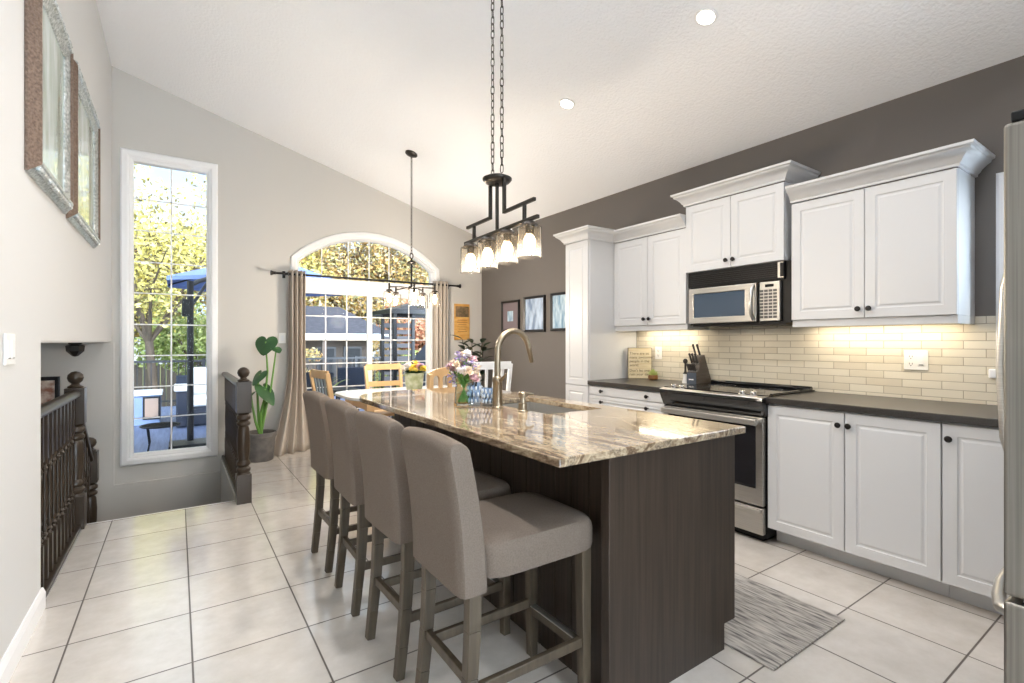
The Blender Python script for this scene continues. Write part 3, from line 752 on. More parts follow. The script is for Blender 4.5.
# wooden sign
def text_part(name, txt, size, loc, rot, m, parent, ext=.0006, align='LEFT'):
    cu = bpy.data.curves.new(name, 'FONT'); cu.body = txt; cu.size = size; cu.align_x = align; cu.extrude = ext
    tmp = bpy.data.objects.new('tmp_text', cu); col.objects.link(tmp)
    dg = bpy.context.evaluated_depsgraph_get(); dg.update()
    me = bpy.data.meshes.new_from_object(tmp.evaluated_get(dg)); bpy.data.objects.remove(tmp, do_unlink=True); bpy.data.curves.remove(cu)
    me.materials.clear(); me.materials.append(MATS[m]); me.name = name
    o = bpy.data.objects.new(name, me); col.objects.link(o)
    if parent is not None: o.parent = parent; o.location = Vector(loc) - Vector(root_loc(parent))
    else: o.location = loc
    o.rotation_euler = rot
    return o
t = thing('wooden_sign', 'square pale wood sign with dark lettering standing on the counter', 'sign', (3.60, 3.07, .922))
sg = Vector((3.515, 3.215, .922)); su = Vector((.75, -.66, 0)).normalized()      # set across the corner, facing the room
sn = Vector((su.y, -su.x, 0)).normalized()
w_, h_ = .218, .29
m = MB(); p0 = sg
def quadbox(m, o, u, v, n, w, h, d):
    c8 = [o + u*a*w + v*b*h + n*e*d for e in (0, 1) for a, b in ((0,0),(1,0),(1,1),(0,1))]
    V = [m.bm.verts.new(q) for q in c8]
    for f in ((3,2,1,0),(4,5,6,7),(0,1,5,4),(1,2,6,5),(2,3,7,6),(3,0,4,7)): m.bm.faces.new([V[i] for i in f])
up = Vector((0, 0, 1))
quadbox(m, p0, su, up, sn, w_, h_, .034); m.build('box', 'sign_edge', t, bevel=.002)
m = MB(); quadbox(m, p0 + sn*.034 + su*.004 + up*.004, su, up, sn, w_-.008, h_-.008, .002); sf = m.build('face', 'wood_sign', t)
yaw_s = math.atan2(su.y, su.x)
for i, (line, zz) in enumerate((('There are so', .226), ('many awesome', .190), ('people in the', .154), ('world.', .116), ("Don't let one", .066), ('ruin your day.', .031))):
    q = p0 + sn*.0366 + su*.014 + up*zz
    text_part('lettering', line, .034, q, (R_(90), 0, yaw_s), 'sign_ink', sf)
# succulent in a copper pot
t = thing('potted_succulent', 'small green succulent in a copper pot in front of the sign', 'potted plant', (3.565, 2.955, .922))
c0 = (3.565, 2.955, 0)
m = MB(); m.lathe([(.030, .922), (.042, .929), (.045, .950), (.040, .966), (.036, .966), (.034, .958)], c0, 18); m.build('pot', 'pot_copper', t, smooth=True)
m = MB()
for i in range(40):
    a = i*2.4; rr_ = .006+.046*(i/40); m.bar((c0[0]+math.cos(a)*rr_*.4, c0[1]+math.sin(a)*rr_*.4, .955), (c0[0]+math.cos(a)*rr_*1.2, c0[1]+math.sin(a)*rr_*1.2, 1.02-.035*(i/40)), (.015, .003), (.006, .002))
m.build('leaves', 'succulent', t)

# outlets
def plate(name, label, y, z, w, h, kind):
    t = thing(name, label, 'wall plate', (XR-.009, y, z))
    m = MB(); m.box(XR-.016, XR-.0095, y-w/2, y+w/2, z-h/2, z+h/2); pl = m.build('cover', 'plate_white', t, bevel=.003)
    yo = y + (.024 if kind == 2 else 0)
    m = MB()
    for dz in (-.022, .022):
        for dy in (-.007, .007): m.box(XR-.0175, XR-.0158, yo+dy-.0012, yo+dy+.0012, z+dz-.005, z+dz+.005)
        m.lathe([(.003, 0), (.003, .0014)], (XR-.0175, yo, z+dz-.012), 10, axis='X')
    m.build('slots', 'slot_dark', pl)
    if kind == 2:
        m = MB(); m.box(XR-.019, XR-.0158, y-.040, y-.010, z-.032, z+.032); m.build('rocker', 'trim_white', pl, bevel=.002)
        m = MB(); m.box(XR-.0200, XR-.0188, y-.036, y-.016, z-.030, z-.026); m.build('marking', 'slot_dark', pl)
plate('wall_outlet', 'double white outlet and switch plate on the cream tile right of the range', 1.07, 1.158, .118, .118, 2)
plate('wall_outlet', 'single white outlet on the tile just right of the wooden sign', 2.985, 1.165, .075, .118, 1)

# refrigerator at the right edge
t = thing('refrigerator', 'brushed steel refrigerator with bowed handles at the right edge', 'refrigerator', (2.05, -.1, 0))
fx0, fx1, fy = 1.586, 2.36, .299
m = MB(); m.box(fx0+.004, fx1-.004, -.52, fy-.075, .02, 1.755); m.box(fx0+.03, fx1-.03, -.5, fy-.1, 0, .02); m.build('body', 'fridge_steel', t, bevel=.004)
m = MB(); m.box(fx0, (fx0+fx1)/2-.003, fy-.068, fy, .682, 1.775); d1 = m.build('door', 'fridge_steel', t, bevel=.008, seg=3)
m = MB(); m.box((fx0+fx1)/2+.003, fx1, fy-.068, fy, .682, 1.775); d2 = m.build('door', 'fridge_steel', t, bevel=.008, seg=3)
m = MB(); m.box(fx0, fx1, fy-.068, fy, .06, .668); d3 = m.build('freezer_drawer', 'fridge_steel', t, bevel=.008, seg=3)
xc = (fx0+fx1)/2
for d_, xx in ((d1, xc-.05), (d2, xc+.05)):
    m = MB(); m.tube([(xx, fy-.004, .86), (xx, fy+.035, .90), (xx, fy+.058, 1.0), (xx, fy+.066, 1.2), (xx, fy+.058, 1.42), (xx, fy+.035, 1.53), (xx, fy-.004, 1.57)], .013, 12); m.build('handle', 'stainless', d_, smooth=True)
m = MB(); m.tube([(fx0+.045, fy-.004, .63), (fx0+.055, fy+.014, .63), (fx0+.12, fy+.030, .63), (fx0+.22, fy+.045, .63), (xc, fy+.052, .63), (fx1-.22, fy+.045, .63), (fx1-.12, fy+.042, .63), (fx1-.055, fy+.022, .63), (fx1-.045, fy-.004, .63)], .014, 12); m.build('handle', 'stainless', d3, smooth=True)
m = MB(); m.box(fx0+.002, fx0+.09, fy-.12, fy-.012, 1.776, 1.80); m.build('hinge_cover', 'black_satin', t, bevel=.004)
m = MB(); m.box(fx0+.012, fx0+.08, fy-.075, fy-.03, .669, .681); m.build('hinge', 'dark_metal', t)

# floor mat
t = MB(); t.box(1.895, 2.512, .99, 1.93, .001, .009)
o = t.build('floor_mat', 'rug_weave', None, bevel=.003); tag(o, 'grey striped woven mat on the tiles between island and range', 'mat')

# ------------------------------------------------------------------ island
IX0, IX1, IY0, IY1 = .958, 1.972, 1.148, 3.42
t = thing('kitchen_island', 'dark espresso wood island base under the granite top', 'kitchen island', (1.6, 2.2, 0))
m = MB(); m.box(1.265, 1.925, 1.22, 3.28, .1, .68); m.box(1.265, 1.925, 1.22, 1.868, .68, .884); m.box(1.265, 1.925, 2.537, 3.28, .68, .884); m.box(1.265, 1.482, 1.868, 2.537, .68, .884); m.box(1.878, 1.925, 1.868, 2.537, .68, .884)
bd = m.build('body', 'espresso', t)
m = MB(); m.box(1.265, 1.85, 1.22, 3.28, 0, .1); m.build('toe_kick', 'espresso', t)
m = MB(); m.plate([(1.20, 0), (1.865, 0), (1.865, .105), (1.94, .105), (1.94, .884), (1.20, .884)], [], 1.178, 1.218, 'XZ'); m.build('end_panel', 'espresso', t, bevel=.0015)
m = MB()
yy = 1.24
while yy < 3.24:
    m.box(1.256, 1.2645, yy, yy+.095, .0, .884); yy += .0985
m.build('back_panelling', 'espresso', t, bevel=.002)
for k in range(4):
    m = MB(); a = 1.225+k*.513; m.panel((1.925, a+.002, .11), (0, 1, 0), (0, 0, 1), (1, 0, 0), .509, .76, .018, RINGS); dd = m.build('door', 'espresso', t); knob(1.943, a+(.46 if k % 2 == 0 else .05), .80, dd, (1, 0, 0))
# granite top with the sink cut-out
SX0, SX1, SY0, SY1 = 1.50, 1.86, 1.885, 2.52
cor = [(IX0+.34 - .34*math.cos(R_(a)), IY1-.34 + .34*math.sin(R_(a))) for a in range(0, 91, 9)]
outline = [(IX1, IY0), (IX1, IY1-.06), (IX1-.06, IY1)] + list(reversed(cor)) + [(IX0, IY0)]
m = MB(); m.plate(outline, [[(SX0, SY0), (SX1, SY0), (SX1, SY1), (SX0, SY1)]], .885, .914)
o = m.build('granite_worktop', 'granite', None, bevel=.005); tag(o, 'streaky brown and cream granite top on the island', 'worktop')
# sink
t = thing('kitchen_sink', 'rectangular stainless sink set under the granite island top', 'sink', ((SX0+SX1)/2, (SY0+SY1)/2, .70))
m = MB(); w = .012
m.box(SX0-w, SX0, SY0-w, SY1+w, .70, .884); m.box(SX1, SX1+w, SY0-w, SY1+w, .70, .884); m.box(SX0, SX1, SY0-w, SY0, .70, .884); m.box(SX0, SX1, SY1, SY1+w, .70, .884); m.box(SX0-w, SX1+w, SY0-w, SY1+w, .69, .70)
m.build('basin', 'stainless_soft', t)
m = MB(); m.lathe([(.042, .700), (.042, .704), (.03, .704), (.026, .701), (.002, .701)], ((SX0+SX1)/2, 2.2, 0), 24); m.build('drain', 'chrome', t, smooth=True)
# faucet
t = thing('faucet', 'tall brushed nickel gooseneck faucet behind the island sink', 'faucet', (1.42, 2.22, .914))
fxp, fyp = 1.42, 2.22
m = MB(); m.lathe([(.031, .914), (.031, .92), (.027, .924), (.0265, 1.05), (.0285, 1.055), (.0285, 1.072), (.022, 1.08), (.018, 1.085)], (fxp, fyp, 0), 24); m.build('base', 'nickel', t, smooth=True)
pts = [(fxp, fyp, 1.08), (fxp, fyp, 1.15), (fxp, fyp, 1.21)]
for k in range(1, 15):
    a = R_(180 - 170*k/14); pts.append((fxp+.105+.105*math.cos(a), fyp, 1.21+.118*math.sin(a)))
ex = Vector(pts[-1]); dr = (ex - Vector(pts[-2])).normalized()
m = MB(); m.tube(pts, .0165, 14); m.build('spout', 'nickel', t, smooth=True)
m = MB(); m.tube([ex, ex+dr*.006, ex+dr*.01, ex+dr*.075, ex+dr*.08], [.0165, .0165, .0145, .0125, .011], 14); m.build('spray_head', 'nickel', t, smooth=True)
m = MB(); m.tube([(fxp, fyp-.02, 1.065), (fxp, fyp-.045, 1.07), (fxp+.005, fyp-.075, 1.10)], [.011, .009, .006], 10); m.build('lever', 'nickel', t, smooth=True)
t = thing('soap_dispenser', 'short brushed nickel soap dispenser beside the faucet', 'soap dispenser', (1.455, 2.035, .914))
m = MB(); m.lathe([(.027, .914), (.027, .920), (.023, .924), (.022, .955), (.015, .958), (.012, .985), (.021, .986), (.022, 1.008), (.016, 1.014), (.003, 1.014)], (1.455, 2.035, 0), 20); m.build('pump', 'nickel', t, smooth=True)
m = MB(); m.tube([(1.46, 2.035, .998), (1.495, 2.035, 1.003), (1.522, 2.035, .996)], [.010, .008, .006], 10); m.build('nozzle', 'nickel', t, smooth=True)

# glass vase of flowers and two blue glasses on the island
def blossom(m, c, r, n=5, rings=2, tilt=0):
    """a small layered flower head of cupped petals"""
    c = Vector(c)
    ax = Vector((random.uniform(-1, 1), random.uniform(-1, 1), 1.0)).normalized(); q = ax.to_track_quat('Z', 'X').to_matrix()
    for k in range(rings):
        rr_ = r*(1-.35*k); lift = r*(.15+.35*k)
        for i in range(n):
            a = 2*math.pi*(i+.5*k)/n
            def P(s_, t_):
                v = Vector((math.cos(a)*s_*rr_ - math.sin(a)*t_*rr_, math.sin(a)*s_*rr_ + math.cos(a)*t_*rr_, lift*(s_**2)*1.2))
                return m.bm.verts.new(c + q @ v)
            p = [P(.05, 0), P(.5, -.38), P(.95, -.22), P(1.0, .22), P(.55, .38)]
            m.bm.faces.new(p)
def leaf_blade(m, base, d, L, w, droop=.3, up=(0, 0, 1), n=5, fold=.15):
    """a pointed leaf from base along d"""
    base = Vector(base); d = Vector(d).normalized(); s_ = d.cross(Vector(up))
    if s_.length < .01: s_ = Vector((1, 0, 0))
    s_.normalize(); u = s_.cross(d).normalized(); L3 = []
    for i in range(n+1):
        q = i/n; ww = w*math.sin(math.pi*min(1, q*.92+.06))**.8 * (1 if i < n else .02)
        p = base + d*L*q - Vector((0, 0, 1))*droop*L*q*q
        L3.append([m.bm.verts.new(p - s_*ww/2 + u*fold*ww), m.bm.verts.new(p), m.bm.verts.new(p + s_*ww/2 + u*fold*ww)])
    for A, B in zip(L3, L3[1:]):
        m.bm.faces.new((A[0], A[1], B[1], B[0])); m.bm.faces.new((A[1], A[2], B[2], B[1]))
vx, vy = 1.33, 2.43
t = thing('glass_vase', 'clear glass vase holding the pastel bouquet on the island', 'vase', (vx, vy, .914))
m = MB(); m.lathe([(.040, .915), (.052, .925), (.050, .98), (.044, 1.04), (.050, 1.075), (.056, 1.095), (.053, 1.094), (.041, 1.04), (.046, .98), (.048, .93), (.002, .922)], (vx, vy, 0), 28, cap=True); m.build('bowl', 'vase_glass', t, smooth=True)
m = MB(); m.lathe([(.047, .926), (.0455, .975), (.0455, .9755), (.002, .976)], (vx, vy, 0), 24); m.build('water', 'vase_glass', t, smooth=True)
t = thing('flower_bouquet', 'bouquet of cream, white and lilac flowers with green stems in the glass vase', 'flowers', (vx, vy, .93))
m = MB(); heads = []
for i in range(26):
    a = i*2.399; rr_ = .012+.078*math.sqrt(i/26); h = 1.195 - 22*(rr_-.012)**2 + random.uniform(-.02, .025)
    hx, hy = vx+math.cos(a)*rr_, vy+math.sin(a)*rr_; heads.append((hx, hy, h))
    m.tube([(vx-math.cos(a)*.033, vy-math.sin(a)*.033, .932), (vx+math.cos(a)*.012, vy+math.sin(a)*.012, 1.03), (hx, hy, h)], .0028, 6)
for i in range(5):
    a = i*1.7; leaf_blade(m, (vx+math.cos(a)*.015, vy+math.sin(a)*.015, 1.06), (math.cos(a), math.sin(a), 1.2), .10, .022)
m.build('stems', 'stem_green', t)
kinds = ['petal_cream', 'petal_lilac', 'petal_white', 'petal_cream', 'petal_lilac', 'petal_pink']
for j, (hx, hy, h) in enumerate(heads):
    m = MB(); k = kinds[j % 6]
    if k == 'petal_lilac':
        for q in range(18): blossom(m, (hx+random.uniform(-.016, .016), hy+random.uniform(-.016, .016), h+random.uniform(-.03, .035)), .009, 5, 1)
    else:
        for q in range(7): blossom(m, (hx+random.uniform(-.018, .018), hy+random.uniform(-.018, .018), h+random.uniform(-.02, .02)), .018, 7, 3)
    o = m.build('blossom', k, t)
def tumbler(x, y, r, h, label):
    t = thing('drinking_glass', label, 'glass', (x, y, .914), 'blue patterned glasses on the island')
    m = MB(); m.lathe([(r*.86, .915), (r*.9, .925), (r, .914+h), (r-.004, .914+h), (r*.84, .93), (.002, .927)], (x, y, 0), 24); m.build('bowl', 'blue_glass', t, smooth=True)
    m = MB()
    for k in range(3):
        for i in range(10):
            a = 2*math.pi*(i+.5*(k % 2))/10; z = .94+k*h*.28; q = r*(.93+.03*k)+.001
            m.ball((x+math.cos(a)*q, y+math.sin(a)*q, z), .0075, 6, (.7, .7, 1.6))
    m.build('pattern', 'blue_glass_foot', t, smooth=True)
tumbler(1.385, 2.405, .040, .125, 'blue patterned glass closer to the bouquet vase')
tumbler(1.43, 2.33, .036, .10, 'blue patterned glass nearer the faucet')

# ------------------------------------------------------------------ counter stools
def make_stool(label):
    t = thing('counter_stool', label, 'bar stool', (0, 0, 0), 'upholstered counter stools along the island')
    hw = .155
    for s in (-1, 1):
        m = MB()                                            # rear leg, sweeping back towards the floor
        prof = [(-.268, 0), (-.255, .12), (-.241, .26), (-.233, .40), (-.230, .56)]
        for (xa, za), (xb, zb) in zip(prof, prof[1:]):
            k0, k1 = .034 + .012*za/.56, .034 + .012*zb/.56
            m.bar((xa, s*hw, za), (xb, s*hw, zb), (.036, .038), (k0, k1), (1, 0, 0))
        m.build('leg', 'stool_wood', t, bevel=.003)
        m = MB(); m.bar((.222, s*hw, 0), (.215, s*hw, .56), (.034, .042), (.034, .042), (1, 0, 0)); m.build('leg', 'stool_wood', t, bevel=.003)
        m = MB(); m.bar((-.243, s*hw, .215), (.215, s*hw, .215), .02, .034); m.build('stretcher', 'stool_wood', t, bevel=.003)
    m = MB(); m.bar((-.241, -hw, .245), (-.241, hw, .245), .02, .034); m.build('stretcher', 'stool_wood', t, bevel=.003)
    m = MB(); m.bar((.218, -hw, .19), (.218, hw, .19), .022, .038); fr = m.build('foot_rest', 'stool_wood', t, bevel=.003)
    m = MB(); m.bar((.212, -hw+.02, .211), (.212, hw-.02, .211), .026, .004); m.build('kick_plate', 'stainless_soft', fr)
    # seat cushion with a soft crown
    m = MB()
    def seat(u, v):
        a = 2*math.pi*u; n_ = 7.0
        cx_, cy_ = math.cos(a), math.sin(a)
        k = (abs(cx_)**n_ + abs(cy_)**n_)**(-1/n_)
        lev = [(.0, .548, 1), (.93, .546, 1), (.985, .552, 1), (1., .57, 1), (1., .622, 1), (.985, .642, 1), (.94, .655, 1), (.7, .664, 1), (.35, .667, 1), (.001, .668, 1)]
        q = lev[min(9, int(round(v*9)))]
        return Vector((.022 + cx_*k*.233*q[0], cy_*k*.203*q[0], q[1]))
    m.grid(seat, 48, 10, True); m.build('seat', 'stool_fabric', t, smooth=True)
    # padded back
    m = MB(); NZ = 14
    def back(u, v):
        z = .515 + .455*v
        lean = -.238 - .060*v**1.8
        a = 2*math.pi*u; n_ = 9.0; cx_, cy_ = math.cos(a), math.sin(a); k = (abs(cx_)**n_ + abs(cy_)**n_)**(-1/n_)
        th = .050 - .008*v
        e = 1.0
        if v > .93: e = math.sqrt(max(0, 1-((v-.93)/.07)**2))*.9+.1
        wv = 1 - (.05*max(0, (v-.93)/.07)**2)
        z2 = z - (0 if v < .93 else 0)
        return Vector((lean + cx_*k*th*e, cy_*k*.188*wv, z2 + .012*math.cos(cy_*k*1.4)*v))
    rows = [0, .004, .02, .15, .3, .45, .6, .72, .82, .9, .94, .965, .985, .996, 1.0]
    g = []
    for j, v in enumerate(rows):
        ring = []
        for i in range(40):
            p = back(i/40, v)
            if j == 0: p = Vector((-.238 + (p.x+.238)*.9, p.y*.97, p.z))
            ring.append(m.bm.verts.new(p))
        g.append(ring)
    for A, B in zip(g, g[1:]):
        for i in range(40): m.bm.faces.new((A[i], A[(i+1) % 40], B[(i+1) % 40], B[i]))
    m.bm.faces.new(g[0][::-1]); m.bm.faces.new(g[-1])
    m.build('backrest', 'stool_fabric', t, smooth=True)
    return t
stools = (((.968, 1.445), 'taupe upholstered counter stool nearest the camera, its whole seat showing'),
          ((.953, 1.93), 'taupe upholstered counter stool second from the camera, seat edge half hidden by the nearest stool'),
          ((.953, 2.445), 'taupe upholstered counter stool third from the camera, between two others'),
          ((.953, 2.965), 'taupe upholstered counter stool farthest from the camera, beside the rounded granite corner'))
proto = make_stool(stools[0][1])
for i, ((x, y), lab) in enumerate(stools):
    o = proto if i == 0 else copy_tree(proto)
    o.location = (x, y, 0); o['label'] = lab; o.rotation_euler.z = R_((0, 1.5, -1, 1)[i])

# ------------------------------------------------------------------ linear pendant over the island
px_, py_ = 1.437, 2.25; ang = R_(-2.4)
def along(s_, z, off=0): return (px_ + math.sin(-ang)*s_ + off*math.cos(ang), py_ + math.cos(ang)*s_, z)
t = thing('linear_pendant_light', 'dark bronze four-light linear pendant with clear glass cylinders over the island', 'pendant light', (px_, py_, 1.87))
PZ = 1.868
m = MB(); m.bar(along(-.39, PZ), along(.39, PZ), .018, .018); m.build('lower_bar', 'oil_rubbed', t, bevel=.003)
for s in (-1, 1):
    m = MB(); m.bar(along(s*.075, PZ+.09), along(s*.36, PZ+.09), .017, .017); m.bar(along(s*.075, PZ+.082), along(s*.075, PZ+.27), .017, .017, (0, 1, 0)); m.bar(along(s*.27, PZ), along(s*.27, PZ+.09), .016, .016, (0, 1, 0)); m.build('arm', 'oil_rubbed', t, bevel=.002)
m = MB(); m.bar(along(0, PZ), along(0, PZ+.27), .014, .014, (0, 1, 0)); m.build('rod', 'oil_rubbed', t)
m = MB(); m.lathe([(.06, PZ+.262), (.070, PZ+.268), (.080, PZ+.28), (.080, PZ+.288), (.055, PZ+.30), (.02, PZ+.31)], (px_, py_, 0), 28); m.build('canopy_plate', 'oil_rubbed', t, smooth=True)
def link(m, c, ang_, L=.046, W=.024, r=.0027):
    c = Vector(c); u = Vector((math.cos(ang_), math.sin(ang_), 0)); p = []
    for k in range(12):
        a = 2*math.pi*k/12; s_ = math.sin(a)
        p.append(c + u*(W/2-r)*math.cos(a) + Vector((0, 0, 1))*((L/2-W/2)*(1 if s_ > 0 else -1)*min(1, abs(s_)*3) + (W/2)*s_))
    m.tube(p + [p[0], p[1]], r, 5, cap=False)
for s in (-1, 1):
    m = MB(); z = PZ+.305; top = CZ(px_)-.02; k = 0; X, Y, _ = along(s*.05, 0)
    while z < top:
        link(m, (X, Y, z+.023), (0.4 if k % 2 else 0.4+math.pi/2) + .25*math.sin(k*1.7)); z += .0385; k += 1
    m.build('chain', 'oil_rubbed', t)
m = MB(); rot = Vector((-.2837, 0, -1)).normalized().to_track_quat('Z', 'X').to_matrix(); m.lathe([(.075, 0), (.075, .012), (.06, .022), (.01, .03)], (px_, py_, CZ(px_)), 24, rot=rot); m.build('ceiling_canopy', 'oil_rubbed', t, smooth=True)
for i, s_ in enumerate((-.315, -.105, .105, .315)):
    X, Y, _ = along(s_, 0)
    m = MB(); m.lathe([(.012, PZ-.008), (.03, PZ-.012), (.042, PZ-.024), (.044, PZ-.032), (.022, PZ-.036), (.02, PZ-.07), (.014, PZ-.075)], (X, Y, 0), 20); m.build('socket', 'oil_rubbed', t, smooth=True)
    m = MB(); m.lathe([(.02, PZ-.033), (.055, PZ-.036), (.06, PZ-.042), (.0605, PZ-.188), (.0575, PZ-.188), (.0572, PZ-.043), (.02, PZ-.0375)], (X, Y, 0), 32, cap=False); m.build('glass_shade', 'shade_glass', t, smooth=True)
    m = MB(); m.lathe([(.012, PZ-.075), (.02, PZ-.082), (.028, PZ-.10), (.030, PZ-.125), (.023, PZ-.152), (.008, PZ-.168), (.001, PZ-.172)], (X, Y, 0), 18); m.build('bulb', 'bulb_glow', t, smooth=True)
    ld = bpy.data.lights.new('bulb_light', 'POINT'); ld.energy = PENDW; ld.color = (1, .89, .75); ld.shadow_soft_size = .004
    lo = bpy.data.objects.new('bulb_light', ld); col.objects.link(lo); lo.parent = t; lo.location = Vector((X, Y, PZ-.179)) - Vector(t.location)

# ------------------------------------------------------------------ dining chandelier
hx, hy = 2.035, 4.86
t = thing('dining_chandelier', 'dark bronze five-arm chandelier with clear glass shades over the dining table', 'chandelier', (hx, hy, 1.83))
HZ = 1.83
m = MB(); m.lathe([(.004, HZ-.045), (.016, HZ-.035), (.024, HZ-.02), (.04, HZ-.012), (.044, HZ+.006), (.03, HZ+.016), (.0105, HZ+.03), (.0095, HZ+.25), (.04, HZ+.262), (.046, HZ+.272), (.03, HZ+.284), (.012, HZ+.295), (.008, HZ+.315)], (hx, hy, 0), 20); m.build('column', 'oil_rubbed', t, smooth=True)
m = MB(); link(m, (hx, hy, HZ+.34), .3, .06, .05, .005); z = HZ+.365; k = 0
while z < CZ(hx)-.03: link(m, (hx, hy, z+.015), (0.4 if k % 2 else 0.4+math.pi/2), .04, .022, .003); z += .0335; k += 1
m.build('chain', 'oil_rubbed', t)
m = MB(); m.lathe([(.065, 0), (.065, .012), (.05, .022), (.01, .03)], (hx, hy, CZ(hx)), 24, rot=rot); m.build('ceiling_canopy', 'oil_rubbed', t, smooth=True)
for i in range(5):
    a = R_(-34.3 + 72*i); ca, sa = math.cos(a), math.sin(a); RR = .245
    m = MB(); m.tube([(hx+ca*.03, hy+sa*.03, HZ), (hx+ca*.12, hy+sa*.12, HZ+.006), (hx+ca*RR, hy+sa*RR, HZ+.0)], .0075, 8); m.ball((hx+ca*RR, hy+sa*RR, HZ+.03), .011, 10); m.tube([(hx+ca*RR, hy+sa*RR, HZ+.03), (hx+ca*RR, hy+sa*RR, HZ-.03)], .01, 8)
    am = m.build('arm', 'oil_rubbed', t, smooth=True)
    X, Y = hx+ca*RR, hy+sa*RR
    m = MB(); m.lathe([(.01, HZ-.02), (.032, HZ-.03), (.034, HZ-.04), (.017, HZ-.045), (.016, HZ-.07)], (X, Y, 0), 16); m.build('socket', 'oil_rubbed', am, smooth=True)
    m = MB(); m.lathe([(.02, HZ-.042), (.05, HZ-.048), (.056, HZ-.06), (.058, HZ-.195), (.055, HZ-.195), (.053, HZ-.06)], (X, Y, 0), 24, cap=False); m.build('glass_shade', 'shade_glass', am, smooth=True)
    m = MB(); m.lathe([(.011, HZ-.07), (.016, HZ-.085), (.022, HZ-.115), (.016, HZ-.15), (.001, HZ-.165)], (X, Y, 0), 14); m.build('bulb', 'bulb_glow', am, smooth=True)
ld = bpy.data.lights.new('chandelier_light', 'POINT'); ld.energy = PENDW*9; ld.color = (1, .89, .75); ld.shadow_soft_size = .12
lo = bpy.data.objects.new('chandelier_light', ld); col.objects.link(lo); lo.parent = t; lo.location = (0, 0, -.23)

# ------------------------------------------------------------------ dining set
TX, TY = 2.05, 4.87
t = thing('dining_table', 'pale topped dining table behind the island, under the chandelier', 'dining table', (TX, TY, 0))
m = MB(); m.plate([(TX + (.74*math.copysign(abs(math.cos(a))**.45, math.cos(a))), TY + .47*math.copysign(abs(math.sin(a))**.45, math.sin(a))) for a in [2*math.pi*k/48 for k in range(48)]], [], .722, .75); m.build('tabletop', 'table_top', t, bevel=.006)
m = MB(); m.box(TX-.6, TX+.6, TY-.36, TY-.335, .63, .722); m.box(TX-.6, TX+.6, TY+.335, TY+.36, .63, .722); m.box(TX-.6, TX-.575, TY-.335, TY+.335, .63, .722); m.box(TX+.575, TX+.6, TY-.335, TY+.335, .63, .722); m.build('apron', 'honey_wood', t)
for sx in (-1, 1):
    for sy in (-1, 1):
        m = MB(); m.bar((TX+sx*.56, TY+sy*.31, 0), (TX+sx*.56, TY+sy*.31, .722), (.05, .075), (.05, .075), (0, 1, 0)); m.build('leg', 'honey_wood', t, bevel=.004)
def make_chair(label, style, wood, loc, rz, H=1.0):
    """faces local -Y; backrest at +Y"""
    t = thing('dining_chair', label, 'dining chair', (0, 0, 0), 'dining chairs around the table')
    for s in (-1, 1):
        m = MB(); pr = [(.20, 0), (.19, .25), (.195, .45), (.215, .70), (.265, H-.02)]
        for (ya, za), (yb, zb) in zip(pr, pr[1:]): m.bar((s*.205, ya, za), (s*(.205 + (.012 if zb > .9 else 0)), yb, zb), .034, (.042, .04), (0, 1, 0))
        m.build('back_post', wood, t, bevel=.003)
        m = MB(); m.bar((s*.205, -.20, 0), (s*.205, -.20, .44), (.032, .042), (.032, .042), (0, 1, 0)); m.build('leg', wood, t, bevel=.003)
        m = MB(); m.bar((s*.205, -.2, .2), (s*.205, .19, .2), .02, .028); m.build('stretcher', wood, t)
    m = MB(); m.plate([(-.235, -.23), (.235, -.23), (.225, .2), (-.225, .2)], [], .44, .47); m.build('seat', wood, t, bevel=.008)
    def rail(zc, h, bow, name):
        m = MB(); N = 8
        for i in range(N):
            a0, a1 = -.215+.43*i/N, -.215+.43*(i+1)/N
            def yy(x, z): return .20 + (.065*max(0, (z-.45)/.55)**1.6) + bow*(1-(x/.215)**2)
            m.bar((a0, yy(a0, zc), zc), (a1+.001, yy(a1, zc), zc), .02, h)
        m.build(name, wood, t, bevel=.002)
    if style == 'open':
        rail(.965, .07, .018, 'top_rail'); rail(.765, .06, .014, 'lower_rail')
    elif style == 'arch':
        m = MB(); pts = [(-.235, .62), (.235, .62), (.235, .965)] + [(.235*math.cos(R_(a)), .965+.07*math.sin(R_(a))) for a in range(10, 171, 10)] + [(-.235, .965)]
        holes = []
        for c_ in (-.145, -.05, .05, .145): holes.append([(c_-.03, .66), (c_+.03, .66), (c_+.03, .93)] + [(c_+.03*math.cos(R_(a)), .93+.03*math.sin(R_(a))) for a in range(30, 151, 30)] + [(c_-.03, .93)])
        m.plate(pts, holes, .225, .25, 'XZ'); m.build('back_panel', wood, t, bevel=.003)
    else:
        rail(H-.035, .075, .02, 'top_rail'); rail(.60, .04, .012, 'lower_rail')
        for q in (-.12, -.04, .04, .12):
            m = MB(); m.bar((q*.8, .215, .60), (q*1.1, .262 + .3*(H-1)*.1, H-.06), (.022, .03), .012, (0, 1, 0)); m.build('slat', wood, t)
    t.location = loc; t.rotation_euler.z = rz
    return t
make_chair('honey wood dining chair with open back, beyond the table by the patio door', 'open', 'honey_wood', (2.05, 5.50, 0), 0)
make_chair('honey wood dining chair with slotted arched back, on the near side of the table', 'arch', 'honey_wood', (2.06, 4.30, 0), R_(180+4))
c3 = make_chair('honey and grey slatted dining chair at the curtain end of the table', 'slat', 'honey_wood', (1.36, 4.85, 0), R_(96))
for ch in c3.children:
    if ch.name.startswith(('slat', 'lower_rail')): ch.data.materials[0] = MATS['chair_grey']
make_chair('white slatted dining chair beside the taupe wall', 'slat', 'chair_white', (2.58, 4.36, 0), R_(180-8), 1.07)
